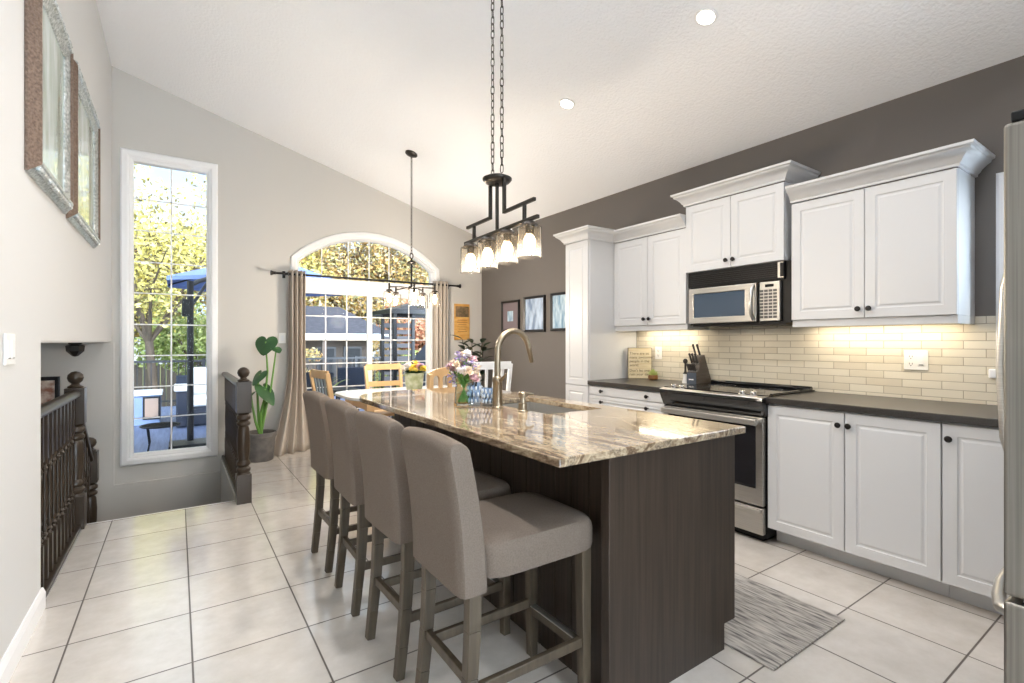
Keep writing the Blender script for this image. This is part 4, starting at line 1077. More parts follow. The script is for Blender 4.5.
# flower pot on the table
fx_, fy_ = 2.04, 4.80
t = thing('flower_pot', 'mottled green ceramic pot of mixed flowers on the dining table', 'flower pot', (fx_, fy_, .75))
m = MB(); m.lathe([(.06, .75), (.075, .755), (.092, .83), (.098, .91), (.106, .945), (.098, .945), (.088, .90), (.07, .80), (.002, .80)], (fx_, fy_, 0), 28); m.build('pot', 'vase_ceramic', t, smooth=True)
m = MB()
for i in range(28):
    a = i*2.399; leaf_blade(m, (fx_+.03*math.cos(a), fy_+.03*math.sin(a), .90), (math.cos(a), math.sin(a), .7+.5*(i % 3)), .15, .045)
m.build('leaves', 'leaf_green', t)
for i, k in enumerate(['petal_yellow', 'petal_cream', 'petal_pink', 'petal_yellow', 'petal_white', 'petal_lilac', 'petal_cream', 'petal_yellow', 'petal_pink', 'petal_cream', 'petal_yellow', 'petal_lilac']):
    m = MB(); a = i*2.399; rr_ = .03+.085*math.sqrt(i/12)
    for q in range(5): blossom(m, (fx_+math.cos(a)*rr_+random.uniform(-.02, .02), fy_+math.sin(a)*rr_+random.uniform(-.02, .02), 1.03-rr_*.5+random.uniform(-.01, .03)), .036, 7, 3)
    m.build('blossom', k, t)
# dark leaved plant in the corner
t = thing('rubber_plant', 'tall plant with small dark glossy leaves in the corner by the taupe wall', 'potted plant', (3.28, 5.72, 0))
m = MB(); m.lathe([(.10, 0), (.14, .02), (.16, .26), (.165, .28), (.15, .28), (.14, .24), (.002, .24)], (3.28, 5.72, 0), 24); m.build('pot', 'terracotta_grey', t, smooth=True)
m = MB(); m2 = MB()
for i in range(5):
    a = i*1.26; tip = Vector((3.28+.16*math.cos(a), 5.72+.14*math.sin(a), 1.2+.05*(i % 3)))
    m.tube([(3.28, 5.72, .22), (3.28+.04*math.cos(a), 5.72+.04*math.sin(a), .7), tip], [.012, .009, .004], 6)
    for k in range(9):
        f_ = .5+.5*k/8; p = Vector((3.28, 5.72, .22)).lerp(tip, f_); b_ = k*2.4+i
        leaf_blade(m2, p, (math.cos(b_), math.sin(b_), .5), .2, .085, .15)
m.build('stem', 'bark', t); m2.build('leaves', 'leaf_dark', t)

# elephant ear plant in its pot by the stair railing
ex_, ey_ = .735, 5.86
t = thing('elephant_ear_plant', 'leggy elephant ear plant in a grey pot beside the curtain', 'potted plant', (ex_, ey_, 0))
m = MB(); m.lathe([(.115, 0), (.125, .01), (.145, .22), (.150, .25), (.158, .255), (.158, .30), (.15, .305), (.14, .30), (.135, .25), (.002, .25)], (ex_, ey_, 0), 32); pt = m.build('pot', 'terracotta_grey', t, smooth=True)
m = MB(); m.lathe([(.134, .245), (.134, .262), (.07, .27), (.002, .272)], (ex_, ey_, 0), 20); m.build('soil', 'soil', t, smooth=True)
def big_leaf(base, pts, L, wdt, yawd, pitch):
    """stalk plus one heart shaped blade with a folded midrib"""
    m = MB(); n_ = len(pts); m.tube([base] + pts, [.017 - .010*i/n_ for i in range(n_+1)], 8); st = m.build('stalk', 'stem_green', t, smooth=True)
    m = MB(); tip = Vector(pts[-1]); rotm = Matrix.Rotation(yawd, 3, 'Z') @ Matrix.Rotation(pitch, 3, 'Y')
    out_ = [(-.30, .06), (-.42, .26), (-.30, .46), (0, .55), (.32, .46), (.66, .24), (1.0, 0)]
    def P(x, y): return m.bm.verts.new(tip + rotm @ Vector((x*L, y*wdt, -.10*L*x*x - .18*wdt*abs(y) + .02*math.sin(8*y+6*x)*L)))
    mid = [P(x, 0) for x in (-.12, -.06, 0, .2, .45, .72)]
    for s in (-1, 1):
        e_ = [P(x, s*y) for x, y in out_[:-1]]; tipv = P(1.0, 0)
        hlf = [P(x*.75+.0, s*y*.5) for x, y in out_[:-1]]
        for i in range(5):
            m.bm.faces.new((mid[i], mid[i+1], hlf[i+1], hlf[i])); m.bm.faces.new((hlf[i], hlf[i+1], e_[i+1], e_[i]))
        m.bm.faces.new((mid[5], tipv, hlf[5])); m.bm.faces.new((hlf[5], tipv, e_[5]))
    bmesh.ops.remove_doubles(m.bm, verts=list(m.bm.verts), dist=.002)
    return m.build('leaf', 'leaf_green', t, smooth=True, sub=1)
b0 = (ex_, ey_, .26)
big_leaf(b0, [(ex_+.04, ey_, .6), (ex_+.07, ey_, .95), (ex_+.05, ey_, 1.27)], .18, .235, R_(-125), R_(66))
big_leaf(b0, [(ex_+.05, ey_-.02, .55), (ex_+.1, ey_-.03, .78), (ex_+.15, ey_-.04, 1.20)], .09, .12, R_(-70), R_(40))
big_leaf(b0, [(ex_-.02, ey_, .5), (ex_-.03, ey_, .75), (ex_-.01, ey_-.02, .92)], .16, .17, R_(-150), R_(50))
big_leaf(b0, [(ex_+.0, ey_-.02, .5), (ex_+.03, ey_-.03, .64), (ex_+.04, ey_-.04, .76)], .24, .20, R_(-60), R_(48))
big_leaf(b0, [(ex_-.05, ey_-.02, .42), (ex_-.08, ey_-.02, .6), (ex_-.09, ey_-.02, .72)], .12, .12, R_(180), R_(40))

# ------------------------------------------------------------------ curtains and rod
t = thing('curtain_rod', 'dark curtain rod with flared finials across the patio door', 'curtain rod', (2.07, 6.09, 2.045))
RZ, RY = 2.045, 6.085
m = MB(); m.tube([(.92, RY, RZ), (3.22, RY, RZ)], .0125, 12); m.build('rod', 'dark_metal', t, smooth=True)
for s, x in ((-1, .92), (1, 3.22)):
    m = MB(); m.lathe([(.013, 0), (.018, s*.004), (.016, s*.02), (.028, s*.045), (.03, s*.055), (.004, s*.06)], (x, RY, RZ), 16, axis='X'); m.build('finial', 'dark_metal', t, smooth=True)
for x in (1.02, 3.13):
    m = MB(); m.bar((x, RY, RZ), (x, 6.197, RZ), .012, .02); m.box(x-.015, x+.015, 6.19, 6.198, RZ-.04, RZ+.04); m.build('bracket', 'dark_metal', t)
def curtain(name, label, x0, x1, xb0, xb1, flare):
    t = thing(name, label, 'curtain', ((x0+x1)/2, RY, 0), 'taupe curtains at the patio door')
    m = MB(); NU, NV, waves = 121, 26, 3.6
    def P(u, v):
        z = 2.085*(1-v)+.006
        k = max(0, (v-.5)/.5)**1.7
        a0 = x0+(xb0-x0)*k; a1 = x1+(xb1-x1)*k
        ph = 2*math.pi*waves*u
        amp = .042*(1+.35*k)*(1+.25*math.sin(3*u+2*v))
        yy = RY + amp*math.sin(ph) - (.09*k*flare)*(1-u)
        return Vector((a0+(a1-a0)*u + .012*math.sin(ph*.5+4*v)*k, yy, z))
    m.grid(P, NU, NV); o = m.build('drape', 'curtain', t, smooth=True, solid=.003)
    for i in range(8):
        u = (.25+.5*i)/waves
        if u > 1: break
        x = x0+(x1-x0)*(i+.0)/waves/2
        m = MB(); pts = [(x0+(x1-x0)*min(1, i/(2*waves)), RY+.022*math.cos(a), RZ+.022*math.sin(a)) for a in [2*math.pi*k/14 for k in range(15)]]; m.tube(pts, .004, 6, cap=False); m.build('grommet', 'grommet', t, smooth=True)
    return t
curtain('curtain', 'taupe curtain sweeping onto the floor beside the elephant ear plant', 1.05, 1.23, .84, 1.32, 1.6)
curtain('curtain', 'taupe curtain hanging straight beside the golden plaque', 2.86, 3.07, 2.85, 3.08, 0)

# ------------------------------------------------------------------ wall decor
def plain_frame(name, label, cat, wall, a0, a1, z0, z1, fw, depth, fm, pm, mat_w=0, group=None, matm='mat_board', off=0.0):
    """wall 'R': plane X = XR, 'L': X = XL, 'B': Y = given"""
    if wall == 'R': P = lambda a, z, d=0: (XR-.001-d, a, z); n = (-1, 0, 0); loop = [(a0, z0), (a0, z1), (a1, z1), (a1, z0)]
    elif wall == 'L': P = lambda a, z, d=0: (XL+.001+d, a, z); n = (1, 0, 0); loop = [(a0, z0), (a1, z0), (a1, z1), (a0, z1)]
    else: P = lambda a, z, d=0: (a, off-.001-d, z); n = (0, -1, 0); loop = [(a0, z0), (a1, z0), (a1, z1), (a0, z1)]
    t = thing(name, label, cat, P((a0+a1)/2, (z0+z1)/2), group)
    m = MB(); m.sweep([P(*q) for q in loop], [(0, 0), (0, depth), (-fw*.25, depth*1.05), (-fw*.8, depth*.75), (-fw, depth*.7), (-fw, 0)], n, closed=True); m.build('frame', fm, t, smooth=False)
    def rect(i, d, nm, mm):
        m = MB(); q = [P(a0+i, z0+i, d), P(a1-i, z0+i, d), P(a1-i, z1-i, d), P(a0+i, z1-i, d)]; r = [Vector(x) - Vector(n)*.004 for x in q]
        A = [m.bm.verts.new(x) for x in q]; B = [m.bm.verts.new(x) for x in r]
        m.bm.faces.new(A); m.bm.faces.new(B[::-1])
        for k in range(4): m.bm.faces.new((A[k], A[(k+1) % 4], B[(k+1) % 4], B[k]))
        return m.build(nm, mm, t)
    if mat_w: rect(fw*.9, depth*.5, 'mat_board', matm); rect(fw+mat_w, depth*.5+.003, 'print', pm)
    else: rect(fw*.9, depth*.5, 'print', pm)
    return t
G = 'black framed pictures on the taupe wall'
plain_frame('framed_picture', 'black framed picture with mauve mat and small pale centre, closest to the room corner', 'picture', 'R', 5.22, 5.63, 1.40, 1.815, .03, .03, 'frame_black', 'print_blue', .11, G, 'mat_mauve')
plain_frame('framed_picture', 'black framed pale picture between the mauve matted one and the one by the pantry', 'picture', 'R', 4.68, 5.11, 1.39, 1.835, .03, .03, 'frame_black', 'print_grey', 0, G)
plain_frame('framed_picture', 'black framed blue streaked picture half hidden by the pantry cabinet', 'picture', 'R', 4.13, 4.56, 1.395, 1.84, .03, .03, 'frame_black', 'print_blue', 0, G)
G = 'large ornate framed paintings high on the white wall'
def ornate(label, a0, a1, z0, z1):
    t = thing('framed_painting', label, 'painting', (XL, (a0+a1)/2, z0), G)
    loop = [(XL+.001, a0, z0), (XL+.001, a1, z0), (XL+.001, a1, z1), (XL+.001, a0, z1)]
    pr = [(0, 0), (0, .010), (-.016, .024), (-.044, .048), (-.055, .048), (-.062, .038), (-.062, 0)]
    m = MB(); m.sweep(loop, pr, (1, 0, 0), closed=True); fr = m.build('frame', 'frame_bronze', t)
    fr.data.materials.append(MATS['frame_silver_lit'])
    for i, p in enumerate(fr.data.polygons):
        if (i // len(pr)) % 2 == 0: p.material_index = 1          # top and bottom rails coloured paler, for the light they reflect
    m = MB(); m.sweep(loop, [(-.062, .0), (-.062, .037), (-.078, .032), (-.10, .022), (-.104, .018), (-.104, 0)], (1, 0, 0), closed=True); m.build('liner', 'frame_silver_lit', fr)
    m = MB(); m.box(XL+.001, XL+.016, a0+.10, a1-.10, z0+.10, z1-.10); m.build('canvas', 'painting', t)
    for zz in (z0, z1):
        m = MB(); sg_ = 1 if zz == z0 else -1; N = int((a1-a0-.1)/.007)
        P_ = [(XL+.036, a0+.05+.007*i, zz+sg_*.026) for i in range(N)]
        m.tube(P_, [.0085+.006*math.sin(i*1.6) for i in range(N)], 8); m.build('beading', 'frame_silver_lit', fr, smooth=True)
ornate('large ornate framed painting, the one nearer the camera on the white wall', 2.87, 3.74, 1.995, 2.95)
ornate('large ornate framed painting, the one nearer the tall window', 3.80, 4.92, 1.985, 2.95)
t = plain_frame('framed_picture', 'dark framed floral picture on the stairwell wall behind the railing', 'picture', 'B', -1.40, -.905, .50, .945, .035, .03, 'frame_black', 'print_mixed', 0, None, off=YB-.03)
# golden plaque
t = thing('wall_plaque', 'golden brown printed plaque on the cream wall right of the curtain', 'plaque', (3.357, YB, 1.3))
m = MB(); m.box(3.235, 3.478, YB-.02, YB-.001, 1.295, 1.805); m.build('board', 'gold_print', t, bevel=.003)
m = MB(); m.box(3.25, 3.463, YB-.0225, YB-.0195, 1.62, 1.77); m.build('picture', 'print_dark', t)
m = MB()
for k, w in enumerate((.15, .17, .13, .16, .12, .15)): m.box(3.357-w/2, 3.357+w/2, YB-.0215, YB-.0195, 1.57-.032*k, 1.577-.032*k)
m.build('text_lines', 'print_line', t)
# switch plates
t = thing('light_switch', 'white light switch on the cream wall between plant and curtain', 'light switch', (1.0, YB, 1.31))
m = MB(); m.box(.965, 1.04, YB-.008, YB-.001, 1.25, 1.37); pl = m.build('cover', 'plate_white', t, bevel=.003)
m = MB(); m.box(.985, 1.02, YB-.013, YB-.007, 1.28, 1.34); m.build('rocker', 'trim_white', pl, bevel=.002)
t = thing('light_switch', 'two-gang white light switch on the white wall at the left edge', 'light switch', (XL, 2.63, 1.24))
m = MB(); m.box(XL+.001, XL+.008, 2.565, 2.70, 1.18, 1.30); pl = m.build('cover', 'plate_white', t, bevel=.003)
for yy in (2.585, 2.64):
    m = MB(); m.box(XL+.007, XL+.011, yy, yy+.04, 1.205, 1.275); rk = m.build('rocker', 'trim_white', pl, bevel=.002)
    m = MB(); m.bar((XL+.0112, yy+.004, 1.206), (XL+.0112, yy+.036, 1.206), .001, .003); m.build('gap', 'slot_dark', rk)
# stair lamp
t = thing('stair_lamp', 'small dark faceted lamp hanging at the stair opening', 'pendant light', (-.70, 5.4, 1.262))
m = MB(); m.lathe([(.045, 1.262), (.045, 1.25), (.03, 1.246)], (-.70, 5.4, 0), 16); m.build('ceiling_plate', 'oil_rubbed', t, smooth=True)
m = MB(); m.lathe([(.03, 1.25), (.062, 1.235), (.058, 1.19), (.018, 1.148), (.002, 1.144)], (-.70, 5.4, 0), 6); m.build('shade', 'oil_rubbed', t)

# ------------------------------------------------------------------ stair railings
def newel(parent, x, y, zb=0., name='newel_post', k=1.):
    h = .052*k; m = MB()
    m.box(x-h, x+h, y-h, y+h, zb, zb+.225)
    m.lathe([(h*1.0, zb+.225), (h*.8, zb+.24), (h*.98, zb+.255), (h*.98, zb+.27), (h*.7, zb+.285), (h*.95, zb+.30), (h*.95, zb+.315), (h*.7, zb+.335), (h*.86, zb+.40), (h*.90, zb+.5), (h*.80, zb+.58), (h*.66, zb+.60), (h*.95, zb+.615), (h*.95, zb+.63), (h*.66, zb+.645), (h*.98, zb+.66), (h*.98, zb+.68), (h*.75, zb+.695), (h, zb+.71)], (x, y, 0), 24)
    m.box(x-h, x+h, y-h, y+h, zb+.71, zb+.955)
    m.lathe([(h*.8, zb+.955), (h*.85, zb+.965), (h*.45, zb+.978), (h*.42, zb+.985), (h*.72, zb+1.0), (h*.86, zb+1.022), (h*.78, zb+1.045), (h*.45, zb+1.062), (h*.1, zb+1.068)], (x, y, 0), 24)
    return m.build(name, 'rail_brown', parent, bevel=.002, smooth=True)
def baluster(parent, x, y, z0, z1, tall=None):
    h = .0145; m = MB(); L = z1-z0
    m.box(x-h, x+h, y-h, y+h, z0, z0+L*.24)
    q = z0+L*.24; r = L*.48
    m.lathe([(h*.95, q), (h*.5, q+r*.03), (h*1.0, q+r*.06), (h*.5, q+r*.09), (h*.95, q+r*.13), (h*.55, q+r*.18), (h*.8, q+r*.38), (h*.86, q+r*.5), (h*.6, q+r*.78), (h*.5, q+r*.84), (h*1.0, q+r*.88), (h*.5, q+r*.92), (h*1.0, q+r*.96), (h*.9, q+r)], (x, y, 0), 12)
    m.box(x-h, x+h, y-h, y+h, q+r, z1)
    return m.build('baluster', 'rail_brown', parent, smooth=True)
HR = [(-.03, 0), (.03, 0), (.034, .012), (.03, .03), (.016, .04), (-.016, .04), (-.03, .03), (-.034, .012)]
def guard(label, x, y0, y1, ny, newels, loc, gap=.112):
    t = thing('stair_railing', label, 'stair railing', loc, 'dark brown turned-wood stair railings')
    m = MB(); m.sweep([(x, y0, .90), (x, y1, .90)], HR, (0, 0, 1)); m.build('handrail', 'rail_brown', t, smooth=True)
    m = MB(); m.box(x-.035, x+.035, y0, y1, 0.0, .03); m.build('base_rail', 'rail_brown', t, bevel=.004)
    n_ = int((y1-y0)/gap)
    for i in range(n_): baluster(t, x, y0+gap*(i+.55), .03, .905)
    for q in newels: newel(t, x, q)
    return t
guard('dark brown railing with turned balusters in the opening of the white wall', -.572, 3.2, 4.38, 0, (4.425,), (-.577, 3.8, 0))
guard('short dark brown railing beside the elephant ear plant, running to the cream wall', .432, 4.44, 6.195, 0, (4.40,), (.432, 5.3, 0))
t = thing('stair_handrail', 'dark brown sloping railing going down beside the steps to its own newel', 'stair railing', (-.577, 5.1, -.57))
newel(t, -.577, 5.12, -.56)
m = MB(); m.bar((-.577, 4.47, .82), (-.577, 5.08, .335), .055, .04, (0, 0, 1)); m.build('handrail', 'rail_brown', t, bevel=.006)
for k in range(5):
    yy = 4.57+.105*k; zz = .82-.485*(yy-4.47)/.61; st = -.19*(int((yy-4.48)/.24)+1)
    baluster(t, -.577+.045*0, yy, max(st, -.6), zz)
m = MB(); m.box(-.62, -.537, 4.482, 5.2, -1.0, -.605); m.build('stringer', 'rail_brown', t)

# ------------------------------------------------------------------ outdoors
DZ = -.2
m = MB(); m.box(-6, 7.5, 6.41, 13.6, DZ-.12, DZ); structure(m.build('floor_deck', 'deck_boards'))
m = MB(); m.box(-40, 60, 6.41, 70, -2.0, -1.6); structure(m.build('ground_lawn', 'lawn_green'))
m = MB(); m.box(-6, 7.5, 13.45, 13.6, -1.6, DZ-.12); structure(m.build('trim_deck', 'deck_boards'))
# deck railing
t = thing('deck_railing', 'black metal railing along the far edge of the deck', 'deck railing', (1, 13.4, DZ))
m = MB(); m.box(-1.3, 5.8, 13.36, 13.42, .80, .85); m.build('top_rail', 'outdoor_black', t)
m = MB(); m.box(-1.3, 5.8, 13.37, 13.41, -.08, -.04); m.build('bottom_rail', 'outdoor_black', t)
for k in range(5):
    x = -1.25+1.75*k; m = MB(); m.box(x-.035, x+.035, 13.355, 13.425, DZ, .88); m.build('post', 'outdoor_black', t)
x = -1.1
while x < 5.6:
    m = MB(); m.box(x-.009, x+.009, 13.381, 13.399, -.04, .8); m.build('picket', 'outdoor_black', t); x += .125
# cantilever umbrella
ux, uy = 1.36, 10.06
t = thing('patio_umbrella', 'navy cantilever umbrella on a dark pole outside the tall window', 'umbrella', (.15, 8.25, DZ))
m = MB(); m.tube([(.15, 8.25, DZ+.08), (.15, 8.25, 1.6), (.15, 8.25, 2.12)], .04, 12); m.build('pole', 'outdoor_black', t, smooth=True)
m = MB(); m.box(-.1, .4, 8.02, 8.5, DZ, DZ+.06); m.build('base', 'outdoor_black', t, bevel=.02)
m = MB(); m.tube([(.15, 8.25, 2.06), (.25, 8.42, 2.14), (.8, 9.35, 2.45), (ux, uy, 2.72)], .032, 10); m.tube([(.15, 8.25, 1.75), (.4, 8.68, 2.2)], .022, 8); m.build('arm', 'outdoor_black', t, smooth=True)
m = MB(); m.box(.05, .14, 8.15, 8.25, 1.62, 1.86); m.build('crank_box', 'outdoor_black', t, bevel=.01)
m = MB(); N = 8; RU = 1.62
top = m.bm.verts.new((ux, uy, 2.86)); top2 = m.bm.verts.new((ux, uy, 2.83))
r1 = [(ux+RU*math.cos(R_(22.5+45*k)), uy+RU*math.sin(R_(22.5+45*k))) for k in range(N)]
A = [m.bm.verts.new((x, y, 2.30)) for x, y in r1]; B = [m.bm.verts.new((x, y, 2.24)) for x, y in r1]
for k in range(N):
    m.bm.faces.new((top, A[k], A[(k+1) % N])); m.bm.faces.new((A[k], B[k], B[(k+1) % N], A[(k+1) % N]))
m.build('canopy', 'navy_canvas_lit', t, solid=.01)
for k in range(N):
    m = MB(); m.bar((ux, uy, 2.82), (r1[k][0], r1[k][1], 2.27), .02, .025); m.build('rib', 'outdoor_black', t)
# outdoor sofa with white cushions
t = thing('outdoor_sofa', 'navy wicker outdoor sofa with white cushions on the deck', 'outdoor sofa', (.55, 10.4, DZ))
m = MB(); m.box(-.02, 1.6, 10.1, 10.9, DZ+.02, DZ+.34); m.box(-.02, .14, 10.0, 10.9, DZ+.02, DZ+.62); m.box(1.45, 1.6, 10.0, 10.9, DZ+.02, DZ+.62); m.box(-.02, 1.6, 10.8, 10.95, DZ+.02, DZ+.85); m.build('frame', 'wicker_navy', t, bevel=.02)
for a in (.16, .81):
    m = MB(); m.box(a, a+.63, 10.05, 10.78, DZ+.34, DZ+.50); m.build('seat_cushion', 'cushion_white', t, bevel=.05, seg=4)
    m = MB(); m.box(a, a+.63, 10.62, 10.82, DZ+.50, DZ+1.0); m.build('back_cushion', 'cushion_white', t, bevel=.06, seg=4)
m = MB(); m.box(-.05, .17, 9.97, 10.92, DZ+.62, DZ+.70); m.build('arm_cushion', 'cushion_white', t, bevel=.03, seg=3)
# storage box with printed panel
t = thing('storage_box', 'pale blue storage box with a picture panel by the deck railing', 'storage box', (-.28, 10.9, DZ))
m = MB(); m.box(-.72, -.25, 10.7, 11.3, DZ, DZ+.52); m.build('body', 'box_blue', t, bevel=.015)
m = MB(); m.box(-.75, -.22, 10.67, 11.33, DZ+.52, DZ+.58); m.build('lid', 'cushion_white', t, bevel=.01)
m = MB(); m.box(-.50, -.25, 10.685, 10.70, DZ+.10, DZ+.50); fr = m.build('panel', 'outdoor_black', t); m = MB(); m.box(-.47, -.28, 10.68, 10.686, DZ+.13, DZ+.47); m.build('picture', 'print_outdoor', fr)
# wire side table near the window
t = thing('wire_side_table', 'thin black wire side table outside the tall window', 'side table', (-.18, 7.62, DZ))
m = MB(); m.lathe([(.20, .20), (.21, .205), (.21, .22), (.20, .225), (.19, .22), (.19, .205)], (-.18, 7.62, 0), 28, cap=False)
for k in range(7): yq = 7.62-.165+.055*k; hw_ = math.sqrt(.2**2-(yq-7.62)**2); m.bar((-.18-hw_, yq, .212), (-.18+hw_, yq, .212), .008, .008)
m.build('top', 'outdoor_black', t)
for k in range(4):
    a = R_(45+90*k); m = MB(); m.tube([(-.18+.18*math.cos(a), 7.62+.18*math.sin(a), .205), (-.18+.15*math.cos(a), 7.62+.15*math.sin(a), .0), (-.18+.2*math.cos(a), 7.62+.2*math.sin(a), DZ)], .009, 8); m.build('leg', 'outdoor_black', t, smooth=True)
# outdoor chairs by the patio door
def patio_chair(label, x, y, rz):
    t = thing('patio_chair', label, 'patio chair', (0, 0, 0), 'dark patio chairs outside the sliding door')
    m = MB(); m.box(-.26, .26, -.26, .24, .38, .43); m.build('seat', 'wicker_navy', t, bevel=.02)
    m = MB(); m.bar((0, .25, .40), (0, .36, .98), .50, .035, (0, 1, 0)); m.build('backrest', 'wicker_navy', t, bevel=.015)
    for s in (-1, 1):
        m = MB(); m.bar((s*.27, -.24, 0), (s*.27, -.22, .62), .035, .035, (0, 1, 0)); m.build('leg', 'outdoor_black', t)
        m = MB(); m.bar((s*.27, .27, 0), (s*.27, .25, .62), .035, .035, (0, 1, 0)); m.build('leg', 'outdoor_black', t)
        m = MB(); m.bar((s*.27, -.26, .63), (s*.27, .28, .63), .05, .025); m.build('armrest', 'outdoor_black', t)
    t.location = (x, y, DZ); t.rotation_euler.z = rz
patio_chair('dark patio chair seen through the door panes beside the curtain', 1.62, 7.9, R_(-40))
patio_chair('dark patio chair seen through the middle door panes', 2.85, 9.75, R_(160))
t = thing('patio_table', 'low dark patio table outside the sliding door', 'patio table', (2.1, 8.7, DZ))
m = MB(); m.box(1.75, 2.6, 8.4, 8.95, DZ+.62, DZ+.66); m.build('top', 'outdoor_black', t, bevel=.01)
for a, b_ in ((1.8, 8.45), (2.55, 8.45), (1.8, 8.9), (2.55, 8.9)):
    m = MB(); m.box(a-.025, a+.025, b_-.025, b_+.025, DZ, DZ+.62); m.build('leg', 'outdoor_black', t)
# slatted privacy screen under a dark gazebo roof
t = thing('privacy_screen', 'dark framed privacy screen with pale louvres under the gazebo', 'privacy screen', (3.2, 8.3, DZ))
A0 = Vector((2.98, 8.40, DZ)); A1 = Vector((3.42, 8.10, DZ)); up = Vector((0, 0, 1))
for p in (A0, A1):
    m = MB(); m.bar(p, p+up*1.95, .05, .05, (1, 0, 0)); m.build('post', 'outdoor_black', t)
m = MB()
for k in range(15):
    z = .10+.118*k; m.bar(A0+up*z, A1+up*z, .02, .075 if k % 3 else .095)
m.build('louvres', 'slat_grey', t)
m = MB(); m.bar(A0+up*1.93, A1+up*1.93, .05, .06); m.bar(A0+up*.97, A1+up*.97, .04, .05); m.build('rails', 'outdoor_black', t)
t = thing('gazebo', 'dark hip-roofed gazebo over the slatted screen', 'gazebo', (4.0, 8.6, DZ))
gx0, gx1, gy0, gy1 = 2.96, 5.0, 7.95, 9.35
m = MB(); ap = m.bm.verts.new((3.98, 8.65, 2.10)); q = [m.bm.verts.new(p) for p in ((gx0, gy0, 1.80), (gx1, gy0, 1.80), (gx1, gy1, 1.80), (gx0, gy1, 1.80))]
for k in range(4): m.bm.faces.new((ap, q[k], q[(k+1) % 4]))
m.bm.faces.new(q[::-1]); m.build('roof', 'shed_dark', t)
m = MB(); m.sweep([(gx0, gy0, 1.75), (gx1, gy0, 1.75), (gx1, gy1, 1.75), (gx0, gy1, 1.75)], [(0, 0), (0, .07), (-.03, .07), (-.03, 0)], (0, 0, 1), closed=True); m.build('fascia', 'outdoor_black', t)
for a, b_ in ((gx0+.09, gy0+.06), (gx1-.06, gy0+.06), (gx1-.06, gy1-.06), (gx0+.5, gy1-.06)):
    m = MB(); m.box(a-.03, a+.03, b_-.03, b_+.03, DZ, 1.79); m.build('post', 'outdoor_black', t)
# covered grill
t = thing('covered_grill', 'barbecue under a grey fabric cover by the patio door', 'grill', (3.4, 7.2, DZ))
m = MB(); m.plate([(2.98, DZ+.02), (3.88, DZ+.02), (3.84, .75), (3.63, 1.12), (3.38, 1.28), (3.18, 1.05), (3.02, .7)], [], 6.95, 7.45, 'XZ'); m.build('cover', 'cover_grey', t, bevel=.06, seg=3)
# planter with grassy leaves
for i, (x, y, h, lab) in enumerate(((2.78, 7.15, 1.05, 'arching green plant in a pot just outside the door'), (2.15, 9.35, 1.1, 'bushy green plant in a pot beside the patio table'))):
    t = thing('potted_plant', lab, 'potted plant', (x, y, DZ))
    m = MB(); m.lathe([(.12, DZ), (.14, DZ+.02), (.17, DZ+.3), (.15, DZ+.3), (.14, DZ+.26), (.002, DZ+.26)], (x, y, 0), 20); m.build('pot', 'terracotta_grey', t, smooth=True)
    m = MB()
    for k in range(34):
        a = k*2.399; leaf_blade(m, (x, y, DZ+.25), (math.cos(a), math.sin(a), 1.2+.9*(k % 4)), h*(.8+.4*random.random()), .05, .5)
    m.build('leaves', 'leaves_green', t)
# garden house behind the deck
t = thing('garden_house', 'low garden house with grey hip roof and white fascia beyond the deck', 'house', (3.8, 17.5, -1.6))
hx0, hx1, hy0, hy1 = 1.6, 5.9, 15.7, 20.3
m = MB(); m.box(hx0+.5, hx1-.5, hy0+.9, hy1-.5, -1.6, 1.32); m.build('wall', 'shed_wall', t)
m = MB(); B = [m.bm.verts.new(p) for p in ((hx0, hy0, 1.52), (hx1, hy0, 1.52), (hx1, hy1, 1.52), (hx0, hy1, 1.52))]; r1_ = m.bm.verts.new((hx0+1.2, (hy0+hy1)/2, 2.5)); r2_ = m.bm.verts.new((hx1-1.1, (hy0+hy1)/2, 2.5))
for fc in ((B[0], B[1], r2_, r1_), (B[1], B[2], r2_), (B[2], B[3], r1_, r2_), (B[3], B[0], r1_), (B[3], B[2], B[1], B[0])): m.bm.faces.new(fc)
m.build('roof', 'roof_shingle', t)
m = MB(); m.sweep([(hx0, hy0, 1.31), (hx1, hy0, 1.31), (hx1, hy1, 1.31), (hx0, hy1, 1.31)], [(0, 0), (0, .205), (-.04, .205), (-.04, 0)], (0, 0, 1), closed=True); m.build('fascia', 'fascia_white', t)
m = MB(); m.box(hx0+.05, hx1-.05, hy0+.05, hy1-.05, 1.32, 1.36); m.build('soffit', 'shed_dark', t)
for x0_, x1_ in ((3.7, 4.3), (4.55, 5.15)):
    m = MB(); m.box(x0_, x1_, hy0+.86, hy0+.91, -1.3, 1.1); w_o = m.build('window', 'shed_dark', t); m = MB(); m.box(x0_+.06, x1_-.06, hy0+.845, hy0+.861, -1.2, 1.04); m.build('pane', 'shed_pane', w_o)
for x in (2.0, 3.75, 5.6):
    m = MB(); m.box(x-.06, x+.06, hy0+.08, hy0+.2, -1.6, 1.32); m.build('porch_post', 'shed_wall', t)
# board fence at the end of the garden
t = thing('garden_fence', 'weathered board fence at the end of the garden behind the trees', 'fence', (4, 26, -1.6))
m = MB(); x = -22
while x < 40: m.box(x, x+.19, 26, 26.03, -1.6, .3); x += .2
m.build('boards', 'shed_wall', t)
